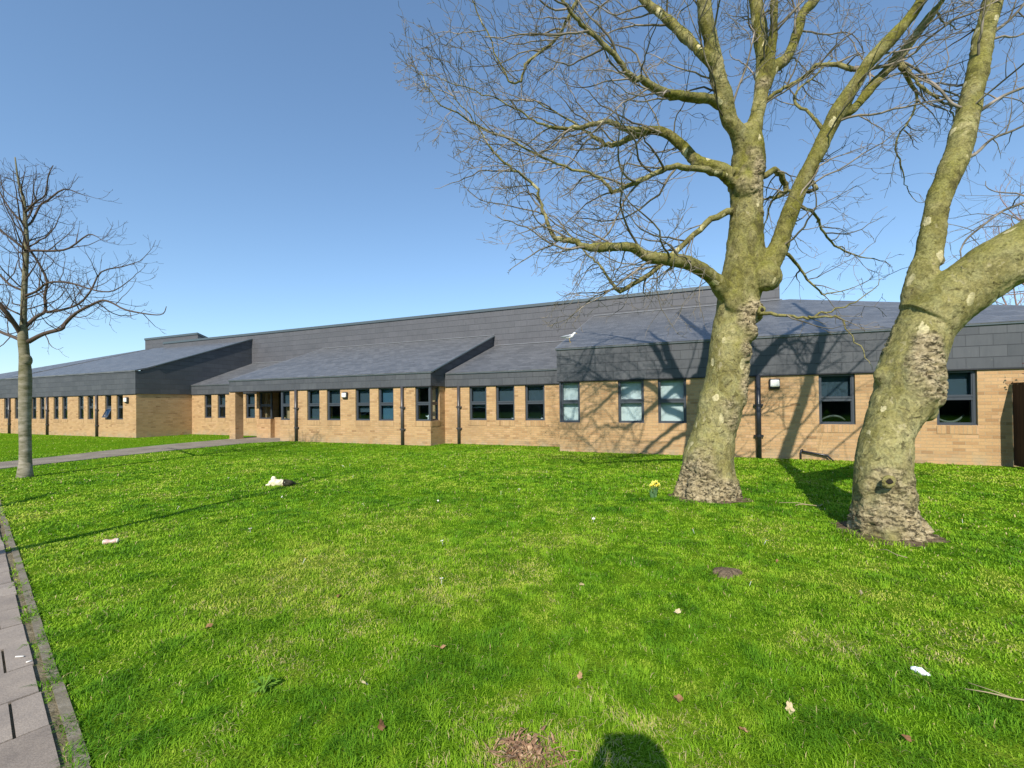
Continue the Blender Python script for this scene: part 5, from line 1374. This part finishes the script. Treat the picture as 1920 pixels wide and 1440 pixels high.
# fallen twigs
mb = MB(); mb.tube([(0, 0, 0.03), (0.07, -0.035, 0.035), (0.16, -0.075, 0.03), (0.34, -0.15, 0.04), (0.55, -0.25, 0.03)], [0.002, 0.003, 0.004, 0.005, 0.005], 6)
mb.tube([(0.16, -0.075, 0.03), (0.11, -0.02, 0.035), (0.05, 0.03, 0.04)], [0.003, 0.002, 0.0015], 5)
M['dry_twig'], nt, b = mat('dry_twig', (0.34, 0.27, 0.16), 0.8)
t_ = mb.build("fallen_twig", M['dry_twig'], None, True); t_.location = (2.28, 2.20, 0)
tag(t_, "forked dry twig lying in the grass at the right edge", "twig")
mb = MB(); mb.tube([(0, 0, 0.03), (0.10, 0.05, 0.035), (0.22, 0.02, 0.03), (0.30, -0.05, 0.03), (0.36, -0.02, 0.05)], 0.006, 5); mb.tube([(0.22, 0.02, 0.03), (0.10, 0.12, 0.04), (-0.12, 0.18, 0.03)], 0.004, 5)
t_ = mb.build("fallen_twig", M['dry_twig'], None, True); t_.location = (3.95, 6.05, 0)
tag(t_, "crooked pale twig lying in the grass right of the plane tree foot", "twig")
mb = MB(); mb.tube([(0, 0, 0.02), (0.02, -0.08, 0.05), (0.03, -0.17, 0.035), (0.07, -0.24, 0.03)], 0.0035, 5)
t_ = mb.build("fallen_twig", M['dry_twig'], None, True); t_.location = (3.53, 4.20, 0.02)
tag(t_, "thin straw coloured stalk lying before the leaning tree foot", "twig")
M['butt'], nt, b = mat('cigarette_paper', (0.75, 0.72, 0.66), 0.8)
for i, ((a_, n_), rz, lab) in enumerate((((1.36, 0.10), 0.1, "white cigarette end lying at the paving edge, the larger of two"), ((1.24, 0.07), 0.8, "short white cigarette end on the mossy paving edge"))):
    mb = MB(); L = 0.022 if i == 0 else 0.012; mb.tube([(-L, 0, 0.0), (L, 0, 0.0)], 0.004, 8)
    o = mb.build("cigarette_end", M['butt'], None, True); p_ = pv(a_, n_, 0.026); o.location = p_; o.rotation_euler = (0, 0, rz)
    tag(o, lab, "litter")

# daisies
M['daisy'], nt, b = mat('daisy_petal', (0.85, 0.85, 0.82), 0.7)
M['daisy_eye'], nt, b = mat('daisy_eye', (0.7, 0.5, 0.03), 0.7)
mb = MB()
for j in range(9):
    t = j * 2 * math.pi / 9; d = Vector((math.cos(t), math.sin(t), 0.15)); s = Vector((-d.y, d.x, 0)) * 0.005
    mb.face([Vector((0, 0, 0.05)) + d * 0.004, Vector((0, 0, 0.05)) + d * 0.011 + s, Vector((0, 0, 0.05)) + d * 0.018, Vector((0, 0, 0.05)) + d * 0.011 - s])
mb.tube([(0, 0, 0), (0, 0, 0.049)], 0.0015, 4)
dp = mb.build("daisy", M['daisy'], None)
mb = MB(); mb.ball((0, 0, 0.052), 0.005, 6, 4); eye = mb.build("daisy_eye", M['daisy_eye'], dp)
rg = random.Random(71)
dpos = [(-3.3, 8.9), (-1.15, 6.6), (-0.2, 7.1), (-4.1, 10.4), (-4.0, 10.6), (-5.8, 8.8), (-5.7, 8.9), (0.1, 7.3), (-0.75, 4.6), (-0.6, 3.6), (1.9, 3.5), (3.1, 2.6), (2.05, 4.9), (2.6, 4.5), (-3.1, 5.1), (-2.2, 6.4), (-4.9, 6.3), (5.4, 5.2), (4.6, 3.9), (1.0, 5.4), (-3.7, 7.0), (0.7, 9.2), (-1.6, 10.2), (-2.0, 4.1)]
for i, (x_, y_) in enumerate(dpos):
    if i == 0: o = dp
    else:
        o = dp.copy(); col.objects.link(o); e2 = eye.copy(); col.objects.link(e2); e2.parent = o
    o.location = (x_, y_, 0.0); o.rotation_euler = (rg.gauss(0, 0.25) - 0.2, rg.gauss(0, 0.2), rg.uniform(0, 6)); s = rg.uniform(0.8, 1.3); o.scale = (s, s, s)
    tag(o, "tiny white daisy flower standing in the lawn", "flower", "daisies dotted over the lawn")

# shrub standing by the screen just outside the right edge
M['purple'], nt, b = mat('purple_shrub_leaf', (0.05, 0.022, 0.02), 0.45)
sh = empty("shrub", (11.75, 9.0, 0), 0, "dark purple leaved shrub whose tips reach in at the right edge", "shrub")
rg = random.Random(55); mb = MB(); sb = MB()
for i in range(22):
    a = rg.uniform(0, 6.28); tip = Vector((0.62 * math.cos(a) * rg.random() ** .5, 0.62 * math.sin(a) * rg.random() ** .5, rg.uniform(1.6, 2.15)))
    if i == 0: tip = Vector((-1.02, -0.05, 2.25))
    if i == 1: tip = Vector((-0.80, 0.1, 2.05))
    p1 = Vector((tip.x * 0.35, tip.y * 0.35, tip.z * 0.5)); sb.tube([(tip.x * 0.05, tip.y * 0.05, 0), p1, tip], [0.02, 0.013, 0.004], 5)
    for j in range(150 if i > 1 else 60):
        t = rg.uniform(0.25, 1.0); q = (p1.lerp(tip, (t - 0.5) * 2) if t > 0.5 else p1 * (t * 2)) + Vector((rg.gauss(0, 0.075), rg.gauss(0, 0.075), rg.gauss(0, 0.075)))
        d = Vector((rg.gauss(0, 1), rg.gauss(0, 1), rg.gauss(0, 0.6))).normalized() * 0.055; s = d.orthogonal().normalized() * 0.018
        mb.face([q, q + d * 0.5 + s, q + d, q + d * 0.5 - s])
mb.build("foliage", M['purple'], sh); sb.build("stem", M['twig'], sh, True)

# ------------------------------------------------------------------ the photographer (only the shadow is seen)
M['skin'], nt, b = mat('skin', (0.52, 0.33, 0.24), 0.55)
M['coat'], nt, b = mat('dark_coat', (0.03, 0.035, 0.05), 0.85)
M['trouser'], nt, b = mat('dark_trousers', (0.04, 0.04, 0.045), 0.9)
M['hair'], nt, b = mat('brown_hair', (0.05, 0.03, 0.02), 0.7)
po = (0.0, -0.25, 0.0)
pe = empty("person", po, 0, "person in a dark coat standing behind the camera holding up a phone", "person")
bod = MB()
bod.tube([(0, 0.0, 0.80), (0, 0.0, 0.90), (0, 0.01, 1.05), (0, 0.0, 1.20), (0, -0.01, 1.32), (0, -0.005, 1.38), (0, 0.0, 1.43), (0, 0.015, 1.48)], [0.135, 0.145, 0.125, 0.145, 0.14, 0.10, 0.055, 0.052], 16)
bod.ball((0, 0.025, 1.555), 0.10, 16, 12, (0.76, 0.95, 1.08)); bod.ball((0, 0.075, 1.505), 0.055, 10, 8, (0.9, 0.8, 0.9))
bod.tube([(0, 0.115, 1.565), (0, 0.135, 1.535), (0, 0.118, 1.525)], [0.010, 0.016, 0.010], 6)
for s in (-1, 1):
    bod.ball((s * 0.034, 0.108, 1.562), 0.013, 8, 6); bod.ball((s * 0.078, 0.02, 1.55), 0.024, 8, 6, (0.4, 0.8, 1.2))
    bod.tube([(s * 0.085, 0, 0.86), (s * 0.09, 0.01, 0.65), (s * 0.09, 0.015, 0.46), (s * 0.095, -0.005, 0.25), (s * 0.095, -0.02, 0.08)], [0.085, 0.072, 0.052, 0.046, 0.036], 12)
    bod.tube([(s * 0.095, -0.05, 0.035), (s * 0.10, 0.06, 0.035), (s * 0.105, 0.15, 0.025)], [0.036, 0.038, 0.026], 10)
    bod.tube([(s * 0.13, -0.01, 1.35), (s * 0.19, 0.02, 1.28), (s * 0.235, 0.06, 1.14), (s * 0.19, 0.12, 1.24), (s * 0.125, 0.185, 1.375)], [0.055, 0.05, 0.042, 0.037, 0.026], 12)
    # palm and fingers closing round the phone's end
    bod.tube([(s * 0.125, 0.185, 1.375), (s * 0.112, 0.215, 1.41), (s * 0.104, 0.225, 1.443)], [0.026, 0.032, 0.026], 10)
    for q in range(4):
        z = 1.400 + q * 0.019; Lq = (0.85, 1.0, 0.97, 0.8)[q]
        bod.tube([(s * 0.108, 0.230, z), (s * 0.103, 0.256, z + 0.003), (s * (0.103 - 0.022 * Lq), 0.258, z + 0.006), (s * (0.103 - 0.042 * Lq), 0.254, z + 0.008)], [0.0095, 0.009, 0.0085, 0.007], 8)
    bod.tube([(s * 0.112, 0.205, 1.415), (s * 0.095, 0.210, 1.435), (s * 0.072, 0.217, 1.448)], [0.011, 0.0105, 0.008], 8)
fused(bod, "body", M['skin'], pe, (0, 0, 0), 0.0075, 0.0, None, 2)
ck = MB(); ck.tube([(0, 0, 0.72), (0, 0.0, 0.90), (0, 0.01, 1.05), (0, 0.0, 1.20), (0, -0.01, 1.33), (0, -0.005, 1.40), (0, 0.0, 1.44)], [0.175, 0.17, 0.15, 0.165, 0.16, 0.12, 0.075], 16)
for s in (-1, 1): ck.tube([(s * 0.12, -0.01, 1.35), (s * 0.19, 0.02, 1.28), (s * 0.235, 0.06, 1.14), (s * 0.19, 0.12, 1.24), (s * 0.132, 0.170, 1.36)], [0.07, 0.064, 0.056, 0.05, 0.038], 12)
fused(ck, "coat", M['coat'], pe, (0, 0, 0), 0.012, 0.0, None, 3)
tk = MB()
for s in (-1, 1):
    tk.tube([(s * 0.07, 0, 0.90), (s * 0.09, 0.01, 0.65), (s * 0.09, 0.015, 0.46), (s * 0.095, -0.005, 0.25), (s * 0.095, -0.02, 0.07)], [0.105, 0.09, 0.072, 0.066, 0.06], 12)
fused(tk, "trousers", M['trouser'], pe, (0, 0, 0), 0.012, 0.0, None, 3)
for s in (-1, 1):
    sk = MB(); sk.tube([(s * 0.095, -0.07, 0.045), (s * 0.10, 0.06, 0.045), (s * 0.105, 0.175, 0.032)], [0.045, 0.047, 0.034], 12); sk.build("shoe", M['black'], pe, True)
hk = MB(); hk.ball((0, 0.0, 1.585), 0.106, 16, 12, (1.15, 0.95, 1.04)); hk.build("hair", M['hair'], pe, True)
ph = MB(); ph.box(-0.092, 0.092, -0.022, -0.013, 1.458, 1.536)
pho = ph.build("phone", M['black'], None, bevel=0.003)
tag(pho, "black mobile phone held up sideways by the person", "phone")
